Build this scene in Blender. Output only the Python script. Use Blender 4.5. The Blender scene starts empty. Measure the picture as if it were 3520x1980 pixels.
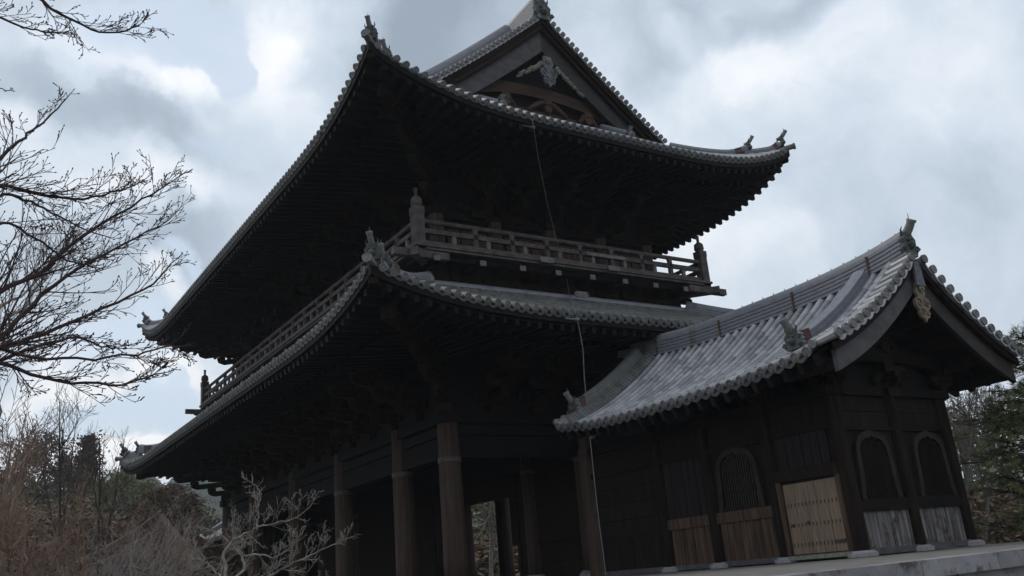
import bpy, math, random
from mathutils import Vector, Matrix
R = math.radians
sc = bpy.context.scene
COL = sc.collection
EYE = 1.6                       # eye height; the coordinates below are metres with z measured from the eye
# ------------------------------------------------------------------ camera
YAW, PITCH, ROLL, FPX = R(34.0319), R(17.6638), R(-5.2153), 3098.1
FW = Vector((math.sin(YAW)*math.cos(PITCH), math.cos(YAW)*math.cos(PITCH), math.sin(PITCH)))
_r = Vector((math.cos(YAW), -math.sin(YAW), 0)); _u = _r.cross(FW)
RT = _r*math.cos(ROLL) + _u*math.sin(ROLL)
UP = -_r*math.sin(ROLL) + _u*math.cos(ROLL)
cam_d = bpy.data.cameras.new('camera'); cam = bpy.data.objects.new('camera', cam_d); COL.objects.link(cam)
cam_d.sensor_width = 36; cam_d.lens = FPX/3520*36; cam_d.clip_start = .1; cam_d.clip_end = 6000
m = Matrix.Identity(4)
for i in range(3):
    m[i][0], m[i][1], m[i][2] = RT[i], UP[i], -FW[i]
m[2][3] = EYE
cam.matrix_world = m
sc.camera = cam
def ray(px, py): return FW + RT*((px-1760)/FPX) - UP*((py-990)/FPX)
def at(px, py, dist):            # a point seen at photo pixel (px,py), dist metres away over the ground
    d = ray(px, py); return d*(dist/math.hypot(d.x, d.y))
# ------------------------------------------------------------------ light
SUN_AZ, SUN_EL = R(-32), R(42)   # azimuth from +Y towards +X
w = bpy.data.worlds.new('World'); sc.world = w; w.use_nodes = True
nt = w.node_tree; N = nt.nodes; LK = nt.links
for n in list(N): N.remove(n)
def nd(t, **k):
    n = N.new(t)
    for a, b in k.items(): setattr(n, a, b)
    return n
def mth(op, a, b=None, c=None, clamp=False):
    n = nd('ShaderNodeMath', operation=op); n.use_clamp = clamp
    for i, x in enumerate((a, b, c)):
        if x is None: continue
        if isinstance(x, (int, float)): n.inputs[i].default_value = x
        else: LK.new(x, n.inputs[i])
    return n.outputs[0]
tc = nd('ShaderNodeTexCoord')
sky = nd('ShaderNodeTexSky', sky_type='NISHITA'); sky.sun_disc = False
sky.sun_elevation = SUN_EL; sky.sun_rotation = SUN_AZ; sky.dust_density = 2.0; sky.air_density = 1.0
nz = nd('ShaderNodeTexNoise'); nz.inputs['Scale'].default_value = 5.5; nz.inputs['Detail'].default_value = 7; nz.inputs['Roughness'].default_value = .55
LK.new(tc.outputs['Generated'], nz.inputs['Vector'])
wv = nd('ShaderNodeVectorMath', operation='SUBTRACT'); LK.new(nz.outputs['Color'], wv.inputs[0]); wv.inputs[1].default_value = (.5, .5, .5)
ws = nd('ShaderNodeVectorMath', operation='SCALE'); LK.new(wv.outputs[0], ws.inputs[0]); ws.inputs['Scale'].default_value = .21
wa = nd('ShaderNodeVectorMath', operation='ADD'); LK.new(tc.outputs['Generated'], wa.inputs[0]); LK.new(ws.outputs[0], wa.inputs[1])
DIR = wa.outputs[0]
def blob(px, py, sx, sy, rot=0):
    """soft elliptical patch of sky round a fixed world direction; sizes in degrees"""
    c = ray(px, py).normalized(); t1 = c.cross(Vector((0, 0, 1))).normalized(); t2 = t1.cross(c)
    a = R(rot); e1 = t1*math.cos(a)+t2*math.sin(a); e2 = -t1*math.sin(a)+t2*math.cos(a)
    def dot(v, k):
        n = nd('ShaderNodeVectorMath', operation='DOT_PRODUCT'); LK.new(DIR, n.inputs[0]); n.inputs[1].default_value = v*k
        return n.outputs['Value']
    u = dot(e1, 1/R(sx)); v = dot(e2, 1/R(sy)); f = dot(c, 1)
    q = mth('ADD', mth('MULTIPLY', u, u), mth('MULTIPLY', v, v))
    g = mth('SUBTRACT', 1, q, clamp=True)
    g = mth('MULTIPLY', g, mth('GREATER_THAN', f, 0))
    return mth('MULTIPLY', g, g)
def field(items, base):
    o = base
    for amp, b in items: o = mth('ADD', o, mth('MULTIPLY', blob(*b), amp)) if not isinstance(o, (int, float)) else mth('ADD', mth('MULTIPLY', blob(*b), amp), o)
    return o
n2 = nd('ShaderNodeTexNoise'); n2.inputs['Scale'].default_value = 3.2; n2.inputs['Detail'].default_value = 9; n2.inputs['Roughness'].default_value = .5
LK.new(DIR, n2.inputs['Vector'])
n3 = nd('ShaderNodeTexNoise'); n3.inputs['Scale'].default_value = 13; n3.inputs['Detail'].default_value = 9; n3.inputs['Roughness'].default_value = .6
LK.new(DIR, n3.inputs['Vector'])
#           amp   px    py    sx  sy rot
bright = field([
    (-.20, (150, 330, 8, 4, -12)), (-.27, (480, 450, 8, 2.8, -28)), (-.15, (700, 560, 6, 2.5, -15)),
    (.38, (650, 290, 3.4, 2.4, 0)), (.25, (440, 240, 4, 1.3, -35)), (.33, (930, 230, 4.2, 6.5, 20)), (.22, (1010, 60, 3, 4, 0)), (.2, (380, 240, 5, 1.5, -30)),
    (.26, (40, 430, 3, 2.2, 0)), (.22, (560, 720, 8, 2, 10)), (-.38, (1560, 150, 7, 5.5, 10)), (-.3, (1420, 60, 5, 4, 0)),
    (-.28, (2280, 200, 6, 6, 40)), (-.25, (2760, 20, 6, 2, 10)), (.26, (2330, 170, 2.5, 3, 50)), (.24, (2640, 260, 9, 4, 15)),
    (.2, (2560, 800, 7, 5, 0)), (.12, (3150, 250, 9, 6, 0)), (-.12, (3050, 760, 12, 4, 8)), (-.06, (3420, 620, 8, 7, 0)), (-.12, (2700, 640, 6, 3, 0)),
    (-.22, (480, 940, 8, 4, 10)), (.36, (520, 1010, 2.6, 1.6, 0)), (.3, (450, 1320, 6, 1.2, 5)), (-.2, (700, 860, 6, 3, 20)), (.45, (470, 1530, 3.2, 1.4, 0)),
    (.25, (100, 1320, 5, 3, 0)), (.3, (340, 1600, 9, 3, 0)), (-.15, (120, 900, 5, 5, 0)), (.1, (3300, 1350, 8, 5, 0)), (-.28, (1750, -900, 45, 22, 0)),
    ], .60)
bright = mth('ADD', bright, mth('MULTIPLY', mth('SUBTRACT', n2.outputs['Fac'], .5), .30))
bright = mth('ADD', bright, mth('MULTIPLY', mth('SUBTRACT', n3.outputs['Fac'], .5), .42), clamp=True)
ramp = nd('ShaderNodeValToRGB'); cr = ramp.color_ramp
cr.elements[0].position = .0; cr.elements[0].color = (.27, .325, .395, 1)
cr.elements[1].position = 1.; cr.elements[1].color = (.92, .925, .935, 1)
e = cr.elements.new(.35); e.color = (.40, .47, .555, 1)
e = cr.elements.new(.62); e.color = (.59, .66, .745, 1)
LK.new(bright, ramp.inputs[0])
K = 10.0                         # cloud radiance is written before the 0.1 background strength
cl = nd('ShaderNodeVectorMath', operation='SCALE'); LK.new(ramp.outputs[0], cl.inputs[0]); cl.inputs['Scale'].default_value = K
hole = field([(1.1, (600, 110, 8, 4.5, 15)), (.9, (860, 260, 3.0, 3.2, 0)), (.5, (760, 160, 4, 4, 0)), (-1.0, (660, 330, 2.8, 2.2, 0)), (-.9, (1010, 190, 3.2, 5.5, 10)), (-.5, (600, 50, 1.6, 1.2, 0)), (1.5, (500, 1420, 9, 2.2, 6)), (.8, (560, 1130, 5, 1.5, 15)), (.7, (640, 930, 3, 1.2, 0)), (.45, (760, 560, 6, 2, 0)),
              (.5, (300, 1180, 6, 3, 0)),  (-.6, (470, 1530, 4, 1.3, 0)), (-.6, (500, 1290, 5, .9, 5))], 0.0)
hole = mth('ADD', hole, mth('MULTIPLY', mth('SUBTRACT', n3.outputs['Fac'], .5), .9))
mr = nd('ShaderNodeMapRange'); mr.interpolation_type = 'SMOOTHSTEP'; LK.new(hole, mr.inputs[0])
mr.inputs[1].default_value = .10; mr.inputs[2].default_value = .72; mr.inputs[3].default_value = 0; mr.inputs[4].default_value = .8
# open sky between the clouds: the Nishita colour veiled by thin cloud
sk = nd('ShaderNodeVectorMath', operation='MULTIPLY_ADD'); LK.new(sky.outputs[0], sk.inputs[0])
sk.inputs[1].default_value = (.32, .32, .30); sk.inputs[2].default_value = (4.1, 4.8, 5.7)
mx = nd('ShaderNodeMix', data_type='RGBA'); LK.new(mr.outputs[0], mx.inputs[0]); LK.new(cl.outputs[0], mx.inputs[6]); LK.new(sk.outputs[0], mx.inputs[7])
bg = nd('ShaderNodeBackground'); bg.inputs['Strength'].default_value = .1; LK.new(mx.outputs[2], bg.inputs[0])
wo = nd('ShaderNodeOutputWorld'); LK.new(bg.outputs[0], wo.inputs[0])
sun_d = bpy.data.lights.new('sun', 'SUN'); sun_d.energy = .9; sun_d.angle = R(14); sun_d.color = (1, .95, .88)
sun = bpy.data.objects.new('sun', sun_d); COL.objects.link(sun)
sd = Vector((math.sin(SUN_AZ)*math.cos(SUN_EL), math.cos(SUN_AZ)*math.cos(SUN_EL), math.sin(SUN_EL)))
sun.rotation_euler = sd.to_track_quat('Z', 'Y').to_euler(); sun.location = (0, 0, 60)
sc.view_settings.view_transform = 'Standard'; sc.view_settings.look = 'None'; sc.view_settings.exposure = .30; sc.view_settings.gamma = 1
sc.cycles.max_bounces = 5; sc.cycles.diffuse_bounces = 3; sc.cycles.glossy_bounces = 2

# ------------------------------------------------------------------ materials
def mat(name, c1, c2, scale=(1, 1, 1), ns=3.0, rough=.8, spec=.3, bump=.0, bscale=20, det=6, rnd=0.0, c3=None, m3=.55, s3=1.5, contrast=1.6):
    m = bpy.data.materials.new(name); m.use_nodes = True; t = m.node_tree; n = t.nodes; l = t.links
    b = n['Principled BSDF']; b.inputs['Roughness'].default_value = rough; b.inputs['Specular IOR Level'].default_value = spec
    tx = n.new('ShaderNodeTexCoord'); mp = n.new('ShaderNodeMapping'); mp.inputs['Scale'].default_value = scale; l.new(tx.outputs['Object'], mp.inputs[0])
    no = n.new('ShaderNodeTexNoise'); no.inputs['Scale'].default_value = ns; no.inputs['Detail'].default_value = det; l.new(mp.outputs[0], no.inputs['Vector'])
    r = n.new('ShaderNodeMapRange'); r.inputs[1].default_value = .5-.5/contrast/1.2; r.inputs[2].default_value = .5+.5/contrast/1.2; l.new(no.outputs['Fac'], r.inputs[0])
    fac = r.outputs[0]
    if rnd:
        a = n.new('ShaderNodeAttribute'); a.attribute_name = 'rnd'
        q = n.new('ShaderNodeMath'); q.operation = 'MULTIPLY_ADD'; l.new(a.outputs['Fac'], q.inputs[0]); q.inputs[1].default_value = rnd
        q2 = n.new('ShaderNodeMath'); q2.operation = 'MULTIPLY'; l.new(fac, q2.inputs[0]); q2.inputs[1].default_value = 1-rnd; l.new(q2.outputs[0], q.inputs[2]); fac = q.outputs[0]
    x = n.new('ShaderNodeMix'); x.data_type = 'RGBA'; l.new(fac, x.inputs[0]); x.inputs[6].default_value = (*c1, 1); x.inputs[7].default_value = (*c2, 1)
    out = x.outputs[2]
    if c3:
        n4 = n.new('ShaderNodeTexNoise'); n4.inputs['Scale'].default_value = s3; n4.inputs['Detail'].default_value = 9; n4.inputs['Roughness'].default_value = .65; l.new(tx.outputs['Object'], n4.inputs['Vector'])
        r4 = n.new('ShaderNodeMapRange'); r4.inputs[1].default_value = m3; r4.inputs[2].default_value = m3+.13; l.new(n4.outputs['Fac'], r4.inputs[0])
        x2 = n.new('ShaderNodeMix'); x2.data_type = 'RGBA'; l.new(r4.outputs[0], x2.inputs[0]); l.new(out, x2.inputs[6]); x2.inputs[7].default_value = (*c3, 1); out = x2.outputs[2]
    l.new(out, b.inputs['Base Color'])
    if bump:
        n5 = n.new('ShaderNodeTexNoise'); n5.inputs['Scale'].default_value = bscale; n5.inputs['Detail'].default_value = 5; l.new(mp.outputs[0], n5.inputs['Vector'])
        bp = n.new('ShaderNodeBump'); bp.inputs['Strength'].default_value = bump; bp.inputs['Distance'].default_value = .02; l.new(n5.outputs['Fac'], bp.inputs['Height']); l.new(bp.outputs[0], b.inputs['Normal'])
    return m
M = dict(
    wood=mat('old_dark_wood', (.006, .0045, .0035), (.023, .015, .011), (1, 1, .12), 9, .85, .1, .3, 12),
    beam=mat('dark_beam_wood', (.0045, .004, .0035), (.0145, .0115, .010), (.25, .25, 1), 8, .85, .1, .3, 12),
    column=mat('column_wood', (.012, .009, .008), (.090, .058, .041), (1, 1, .06), 9, .8, .2, .8, 16, c3=(.028, .022, .02), m3=.56, s3=2.6, contrast=1.2),
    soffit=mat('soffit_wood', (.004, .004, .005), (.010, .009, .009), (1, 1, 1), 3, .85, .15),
    rail=mat('weathered_rail_wood', (.035, .030, .029), (.12, .10, .095), (.5, .5, .5), 8, .8, .25, .3, 14, c3=(.06, .075, .05), m3=.60, s3=4),
    pale=mat('pale_grey_wood', (.09, .085, .083), (.20, .185, .18), (1, 1, 1), 6, .8, .2),
    brown=mat('brown_gable_wood', (.022, .013, .009), (.068, .037, .024), (.2, 1, 1.5), 6, .75, .2, .3, 14, c3=(.07, .055, .05), m3=.58, s3=1.2),
    barge=mat('grey_barge_wood', (.040, .038, .039), (.095, .09, .095), (.4, 1, .6), 8, .75, .25, .3, 14),
    tile=mat('grey_roof_tile', (.085, .087, .095), (.44, .43, .445), (1, 1, 1), 5, .45, .5, .12, 60, rnd=.5, c3=(.20, .21, .15), m3=.60, s3=1.1, contrast=1.2),
    mosstile=mat('mossy_roof_tile', (.065, .067, .070), (.21, .21, .20), (1, 1, 1), 6, .6, .4, .2, 50, rnd=.5, c3=(.125, .125, .075), m3=.53, s3=1.6),
    pan=mat('pan_tile', (.03, .03, .032), (.08, .08, .082), (1, 1, 1), 6, .6, .3, rnd=.5, c3=(.09, .095, .06), m3=.56, s3=2),
    tend=mat('tile_end_disc', (.055, .057, .058), (.20, .195, .19), (1, 1, 1), 14, .6, .4, .2, 70, rnd=.5, c3=(.16, .18, .13), m3=.56, s3=3),
    ridge=mat('ridge_tile', (.10, .10, .115), (.26, .26, .29), (1, 1, 1), 7, .5, .45, .15, 50, rnd=.6, c3=(.09, .095, .06), m3=.58, s3=2),
    clay=mat('ornament_clay', (.025, .030, .029), (.095, .10, .095), (1, 1, 1), 12, .7, .3, .5, 30),
    strap=mat('rusty_copper_strap', (.055, .030, .026), (.11, .058, .048), (1, 1, 1), 9, .7, .3),
    frame=mat('window_frame_wood', (.012, .010, .009), (.036, .028, .023), (1, 1, .5), 8, .85, .15, .3, 14),
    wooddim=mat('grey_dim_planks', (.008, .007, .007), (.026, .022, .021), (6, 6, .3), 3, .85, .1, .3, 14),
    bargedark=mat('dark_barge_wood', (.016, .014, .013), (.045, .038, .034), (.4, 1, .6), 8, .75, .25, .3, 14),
    copper=mat('verdigris_carving', (.06, .063, .07), (.155, .16, .17), (1, 1, 1), 10, .7, .3, .4, 30, c3=(.28, .26, .10), m3=.68, s3=9),
    tan=mat('pale_tan_carving', (.13, .10, .075), (.25, .20, .145), (1, 1, 1), 8, .75, .2, .2, 30),
    lichenwood=mat('lichen_green_carving', (.10, .11, .08), (.24, .25, .19), (1, 1, 1), 14, .85, .2, .5, 30),
    door=mat('sun_bleached_door_planks', (.11, .075, .052), (.225, .165, .118), (5, 5, .35), 4, .75, .2, .2, 20, c3=(.10, .075, .06), m3=.62, s3=3),
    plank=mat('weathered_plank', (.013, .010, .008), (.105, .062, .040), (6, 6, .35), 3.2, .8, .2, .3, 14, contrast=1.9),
    plankgrey=mat('bleached_plank', (.028, .024, .023), (.20, .185, .185), (7, 7, .3), 2.4, .8, .2, .3, 14, contrast=2.4, c3=(.055, .040, .032), m3=.50, s3=3.5),
    nail=mat('black_iron', (.02, .018, .018), (.045, .04, .04), (1, 1, 1), 10, .6, .4),
    stone=mat('grey_granite', (.16, .155, .16), (.32, .31, .315), (1, 1, 1), 5, .85, .2, .3, 30, rnd=.5, c3=(.085, .065, .062), m3=.52, s3=3.2),
    paving=mat('podium_paving', (.11, .10, .09), (.20, .185, .17), (1, 1, 1), 3, .9, .2, .2, 30, c3=(.12, .105, .095), m3=.55, s3=1.6),
    ground=mat('gravel_ground', (.09, .085, .07), (.17, .16, .135), (1, 1, 1), .6, .95, .1, .3, 30, c3=(.10, .11, .05), m3=.56, s3=.12),
    cable=mat('green_grey_cable', (.10, .125, .12), (.16, .18, .175), (1, 1, 1), 9, .5, .4),
    bark=mat('reddish_bark', (.030, .020, .022), (.075, .050, .048), (1, 1, 1), 9, .85, .2),
    twigb=mat('brown_twigs', (.12, .078, .056), (.27, .185, .135), (1, 1, 1), 3, .85, .2),
    twigg=mat('grey_twigs', (.13, .11, .10), (.27, .24, .22), (1, 1, 1), 3, .85, .2),
    lichen=mat('lichened_bark', (.12, .105, .09), (.34, .31, .275), (1, 1, 1), 9, .9, .1, .3, 40, c3=(.09, .08, .07), m3=.58, s3=6),
    leafd=mat('dark_evergreen_leaves', (.032, .036, .018), (.095, .095, .05), (1, 1, 1), .8, .7, .25, rnd=.5),
    leafo=mat('olive_evergreen_leaves', (.070, .076, .032), (.18, .175, .085), (1, 1, 1), .8, .7, .25, rnd=.5),
    leafr=mat('rusty_cedar_leaves', (.040, .028, .018), (.115, .070, .045), (1, 1, 1), .8, .8, .2, rnd=.5),
    leafb=mat('brown_twig_haze', (.11, .078, .054), (.27, .195, .14), (1, 1, 1), 1, .9, .1, rnd=.5),
    pine=mat('pine_needles', (.075, .10, .036), (.24, .26, .11), (1, 1, 1), 1.5, .6, .3, rnd=.5, c3=(.15, .095, .04), m3=.66, s3=1.0),
    deadleaf=mat('dead_leaf', (.10, .035, .02), (.16, .06, .03)),
    hill=mat('far_hill_forest', (.045, .055, .035), (.10, .11, .07), (1, 1, 1), .05, .95, .1, contrast=2),
    plaster=mat('grey_plaster', (.30, .27, .25), (.42, .38, .36), (1, 1, 1), 2, .9, .1),
    housetile=mat('weathered_house_tiles', (.09, .068, .062), (.20, .155, .14), (1, 1, 1), 3, .8, .2, .2, 30, rnd=.5),
    skin=mat('skin', (.42, .26, .19), (.50, .32, .24), (1, 1, 1), 4, .6, .3),
    hair=mat('dark_hair', (.012, .010, .009), (.03, .024, .02), (1, 1, 1), 20, .5, .4),
    coat=mat('dark_coat', (.018, .018, .024), (.04, .04, .05), (1, 1, 1), 6, .85, .2),
    coatb=mat('brown_coat', (.05, .03, .022), (.09, .055, .04), (1, 1, 1), 6, .85, .2),
)
# ------------------------------------------------------------------ mesh helper
RN = random.Random(7)
V = Vector
class MB:
    def __init__(s): s.v = []; s.f = []; s.c = []; s.mi = []; s.k = .5; s.m = 0
    def add(s, vs, fs, k=None):
        o = len(s.v); s.v += [tuple(x) for x in vs]; k = s.k if k is None else k
        for f in fs: s.f.append(tuple(i+o for i in f)); s.c.append(k); s.mi.append(s.m)
    def box(s, a, b, k=None):
        (x0, y0, z0), (x1, y1, z1) = a, b
        s.add([(x0, y0, z0), (x1, y0, z0), (x1, y1, z0), (x0, y1, z0), (x0, y0, z1), (x1, y0, z1), (x1, y1, z1), (x0, y1, z1)],
              [(0, 3, 2, 1), (4, 5, 6, 7), (0, 1, 5, 4), (1, 2, 6, 5), (2, 3, 7, 6), (3, 0, 4, 7)], k)
    def bar(s, p, q, wd, ht, up=(0, 0, 1), k=None):
        p, q = V(p), V(q); d = (q-p).normalized(); sd_ = d.cross(V(up)).normalized(); u = sd_.cross(d)
        vs = [e+sd_*(a*wd/2)+u*(b*ht/2) for e in (p, q) for a, b in ((-1, -1), (1, -1), (1, 1), (-1, 1))]
        s.add(vs, [(0, 3, 2, 1), (4, 5, 6, 7), (0, 1, 5, 4), (1, 2, 6, 5), (2, 3, 7, 6), (3, 0, 4, 7)], k)
    def tube(s, pts, rad, n=8, cap=True, half=False, up=(0, 0, 1), k=None):
        pts = [V(p) for p in pts]; L = len(pts)
        if not isinstance(rad, (list, tuple)): rad = [rad]*L
        vs = []; ref = V(up); pr = None
        for i, p in enumerate(pts):
            t = (pts[min(i+1, L-1)]-pts[max(i-1, 0)])
            if t.length < 1e-9: t = V((0, 0, 1))
            t.normalize()
            if pr is None or half: a = t.cross(ref)
            else: a = pr-t*pr.dot(t)
            if a.length < 1e-5: a = t.cross(V((1, 0, .01)))
            a.normalize(); pr = a; b = a.cross(t)
            cnt = n+1 if half else n
            for j in range(cnt):
                th = math.pi*j/n if half else 2*math.pi*j/n
                vs.append(p+(a*math.cos(th)+b*math.sin(th))*rad[i])
        cnt = n+1 if half else n; fs = []
        for i in range(L-1):
            for j in range(n):
                j2 = j+1 if half else (j+1) % n
                fs.append((i*cnt+j, i*cnt+j2, (i+1)*cnt+j2, (i+1)*cnt+j))
        if cap:
            fs.append(tuple(reversed(range(cnt)))); fs.append(tuple((L-1)*cnt+j for j in range(cnt)))
        s.add(vs, fs, k)
    def prism(s, poly, org, ax, ay, dep, k=None):
        org, ax, ay, dep = V(org), V(ax), V(ay), V(dep); n = len(poly)
        vs = [org+ax*x+ay*y for x, y in poly]; vs += [p+dep for p in vs]
        s.add(vs, [tuple(range(n)), tuple(reversed(range(n, 2*n)))]+[(i, i+n, (i+1) % n+n, (i+1) % n) for i in range(n)], k)
    def disc(s, c, nrm, r, th, n=14, k=None, ring=True):
        c, nrm = V(c), V(nrm).normalized()
        s.tube([c-nrm*th, c, ], [r, r], n, True, k=k)
        if ring:
            a = nrm.cross(V((0, 0, 1))).normalized(); b = a.cross(nrm); kk = min(1, (s.k if k is None else k)+.35)
            rr = [(0, r), (.012, r*.97), (.012, r*.80), (.003, r*.76)]
            vs = [c+nrm*h+(a*math.cos(2*math.pi*j/n)+b*math.sin(2*math.pi*j/n))*q for h, q in rr for j in range(n)]
            s.add(vs, [(i*n+j, i*n+(j+1) % n, (i+1)*n+(j+1) % n, (i+1)*n+j) for i in range(3) for j in range(n)], kk)
            s.tube([c, c+nrm*.009], [r*.32, r*.26], 8, True, k=kk)
    def sweep(s, path, prof, up=(0, 0, 1), k=None, closed=True):
        path = [V(p) for p in path]; L = len(path); n = len(prof); vs = []
        for i, p in enumerate(path):
            t = (path[min(i+1, L-1)]-path[max(i-1, 0)]).normalized(); a = t.cross(V(up)).normalized(); b = a.cross(t)
            vs += [p+a*x+b*y for x, y in prof]
        fs = [(i*n+j, i*n+(j+1) % n, (i+1)*n+(j+1) % n, (i+1)*n+j) for i in range(L-1) for j in range(n)]
        fs += [tuple(reversed(range(n))), tuple((L-1)*n+j for j in range(n))]
        s.add(vs, fs, k)
    def grid(s, rows, k=None):
        n = len(rows[0]); vs = [p for r in rows for p in r]
        s.add(vs, [(i*n+j, i*n+j+1, (i+1)*n+j+1, (i+1)*n+j) for i in range(len(rows)-1) for j in range(n-1)], k)
    def build(s, name, material, parent=None, loc=None, label=None, smooth=None, lift=True):
        me = bpy.data.meshes.new(name)
        off = V((0, 0, 0)) if loc is not None else (V((0, 0, EYE))-(WL[parent.name] if parent else V((0, 0, 0))))
        me.from_pydata([(x+off.x, y+off.y, z+off.z) for x, y, z in s.v], [], s.f)
        a = me.attributes.new('rnd', 'FLOAT', 'FACE'); a.data.foreach_set('value', s.c)
        ms = material if isinstance(material, (list, tuple)) else [material]
        for q in ms: me.materials.append(M[q])
        if len(ms) > 1: me.polygons.foreach_set('material_index', s.mi)
        if smooth: me.shade_smooth()
        me.update()
        o = bpy.data.objects.new(name, me); COL.objects.link(o)
        if parent: o.parent = parent
        wl = WL[parent.name] if parent else V((0, 0, 0))
        if loc is not None:
            o.location = V(loc)+V((0, 0, EYE))-wl; WL[o.name] = V(loc)+V((0, 0, EYE))
        else: WL[o.name] = V(wl)
        if label: o['label'] = label
        return o
WL = {}
def thing(name, label, cat, loc, group=None):
    o = bpy.data.objects.new(name, None); COL.objects.link(o); o.empty_display_size = .3
    o.location = V(loc)+V((0, 0, EYE)); WL[o.name] = V(o.location); tag(o, label, cat, group); return o
def tag(o, label, cat, group=None):
    o['label'] = label; o['category'] = cat
    if group: o['group'] = group
    return o
def stru(o, kind='structure'): o['kind'] = kind; return o
def inst(src, loc, rotz=0, parent=None, scale=None):
    """copy of a part (and of its own children) placed at loc"""
    o = src.copy(); COL.objects.link(o); wl = WL[parent.name] if parent else V((0, 0, 0)); o.parent = parent
    o.location = V(loc)+V((0, 0, EYE))-wl; o.rotation_euler = (0, 0, rotz); WL[o.name] = V(loc)+V((0, 0, EYE))
    if scale: o.scale = scale
    for c in src.children:
        d = c.copy(); COL.objects.link(d); d.parent = o
    return o
def lerp(a, b, t): return a+(b-a)*t

# ------------------------------------------------------------------ tiled roof slopes
PITCH_T = .292
def slope(mb, mt, P, us, vm, Dlen, r=.083, seg=.36, nf=6, disc=True, jit=.003, sheet=True):
    """rows of half-round cover tiles on the surface P(u,v).  us: row positions; vm(u): where a row stops (0..1);
    mb collects tiles, mt the round end discs"""
    for u in us:
        vmax = vm(u)
        if vmax <= .02: continue
        n = max(1, int(vmax*Dlen/seg+.5))
        for i in range(n):
            v0, v1 = vmax*i/n, vmax*(i+1)/n
            j = RN.uniform(-jit, jit)
            p, q = P(u+j, v0), P(u+j, v1)
            nrm = (P(u, v0+.01)-P(u, v0)).cross(P(u+.05, v0)-P(u, v0)).normalized()
            if nrm.z < 0: nrm = -nrm
            lf = nrm*.045
            mb.tube([p+lf, q+lf], [r, r*.965], nf+4, i == 0, False, up=nrm, k=RN.random())
        if disc:
            p = P(u, 0); t = (P(u, 0)-P(u, .03)); t.normalize()
            nrm = (P(u, .01)-p).cross(P(u+.05, 0)-p).normalized()
            if nrm.z < 0: nrm = -nrm
            mt.m = 1; mt.disc(p+nrm*.012+t*.015, t, r*1.22, .06, 12, RN.random()); mt.m = 0
def pansheet(mb, P, us, vm, nv=8, sag=.05, drop=.10):
    """curved pan tiles between the cover rows, with a hanging front lip"""
    for a, b in zip(us[:-1], us[1:]):
        va, vb = vm(a), vm(b)
        if max(va, vb) <= .02: continue
        rows = []
        for i in range(nv+1):
            row = []
            for j in range(5):
                f = j/4; u = lerp(a, b, f); v = lerp(va, vb, f)*i/nv
                p = P(u, v); row.append(p+V((0, 0, -drop*.3-sag*4*f*(1-f))))
            rows.append(row)
        k = RN.random(); mb.m = 2
        mb.grid(rows, k); mb.m = 0
        t = P(a, 0)-P(a, .02); t.normalize(); mb.m = 2
        mb.grid([[p+V((0, 0, -.05-.03*(1-abs(j-2)/2))) for j, p in enumerate(rows[0])], [p+t*.012 for p in rows[0]]], k); mb.m = 0
def rowpos(a, b, pitch=PITCH_T):
    n = max(1, round((b-a)/pitch)); return [a+(b-a)*(i+.5)/n for i in range(n)]
def prof_ridge(w_, h, n):
    """profile of a ridge: n thin layers, alternately proud, and a round cap"""
    pts = []; lh = h/n
    for i in range(n):
        x = w_/2*(1-.12*i/n); e_ = .025
        pts += [(x+e_, i*lh), (x+e_, i*lh+lh*.55), (x, i*lh+lh*.55), (x, (i+1)*lh)]
    cap = [(w_*.42*math.cos(t*math.pi/8), h+w_*.40*math.sin(t*math.pi/8)) for t in range(0, 9)]
    return pts+cap+[(-x, y) for x, y in reversed(pts)]
def ornament(parent, p, d, s=1.0, tail=1.0, name='ridge_end_tile', spike=True, r=.105, material='clay'):
    """demon-face ridge end tile with an upswept round tail tile; d = horizontal direction it faces"""
    p, d = V(p), V(d).normalized(); sd_ = d.cross(V((0, 0, 1))).normalized(); Z = V((0, 0, 1)); mb = MB()
    poly = [(-.27, -.05), (-.33, .10), (-.27, .24), (-.30, .40), (-.19, .50), (-.15, .62), (0, .66), (.15, .62), (.19, .50), (.30, .40), (.27, .24), (.33, .10), (.27, -.05)]
    mb.prism([(x*s, y*s) for x, y in poly], p-d*.10*s, sd_, Z, d*.16*s)
    mb.tube([p+d*.03*s+Z*.22*s, p+d*.15*s+Z*.22*s, p+d*.20*s+Z*.2*s], [.15*s, .12*s, .03*s], 8)       # snout
    for a in (-1, 1):
        mb.tube([p+d*.05*s+Z*.38*s+sd_*a*.1*s, p+d*.13*s+Z*.38*s+sd_*a*.1*s], [.06*s, .035*s], 6)
        mb.tube([p+Z*.52*s+sd_*a*.18*s, p+Z*.66*s+sd_*a*.24*s, p+Z*.78*s+sd_*a*.22*s+d*.05*s], [.04*s, .03*s, .008*s], 5)   # horns
        mb.tube([p+d*.05*s+Z*.05*s+sd_*a*.26*s, p+d*.07*s+Z*.12*s+sd_*a*.36*s, p+d*.05*s+Z*.22*s+sd_*a*.33*s], [.05*s, .05*s, .02*s], 6)
    o = mb.build(name, material, parent)
    t = MB(); path = []; n = 7
    for i in range(n+1):
        f = i/n; path.append(p+Z*(.46*s+.46*tail*s*(f**1.8))-d*(.30*s)+d*(.58*tail*s*f**.85))
    rr = r*s
    t.tube(path, [rr*(1.0+.15*math.sin(f/n*3)) for f in range(n+1)], 10, k=.6)
    dr = (path[-1]-path[-2]).normalized()
    t.disc(path[-1]+dr*.02, dr, rr*1.2, .05, 14, .8)
    if spike: t.tube([path[-2]+Z*rr*.5, path[-2]+Z*(rr+.24*s)], [.012, .007], 5, k=.1)
    t.build('tail_tile', 'tend', parent)
    return o
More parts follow.
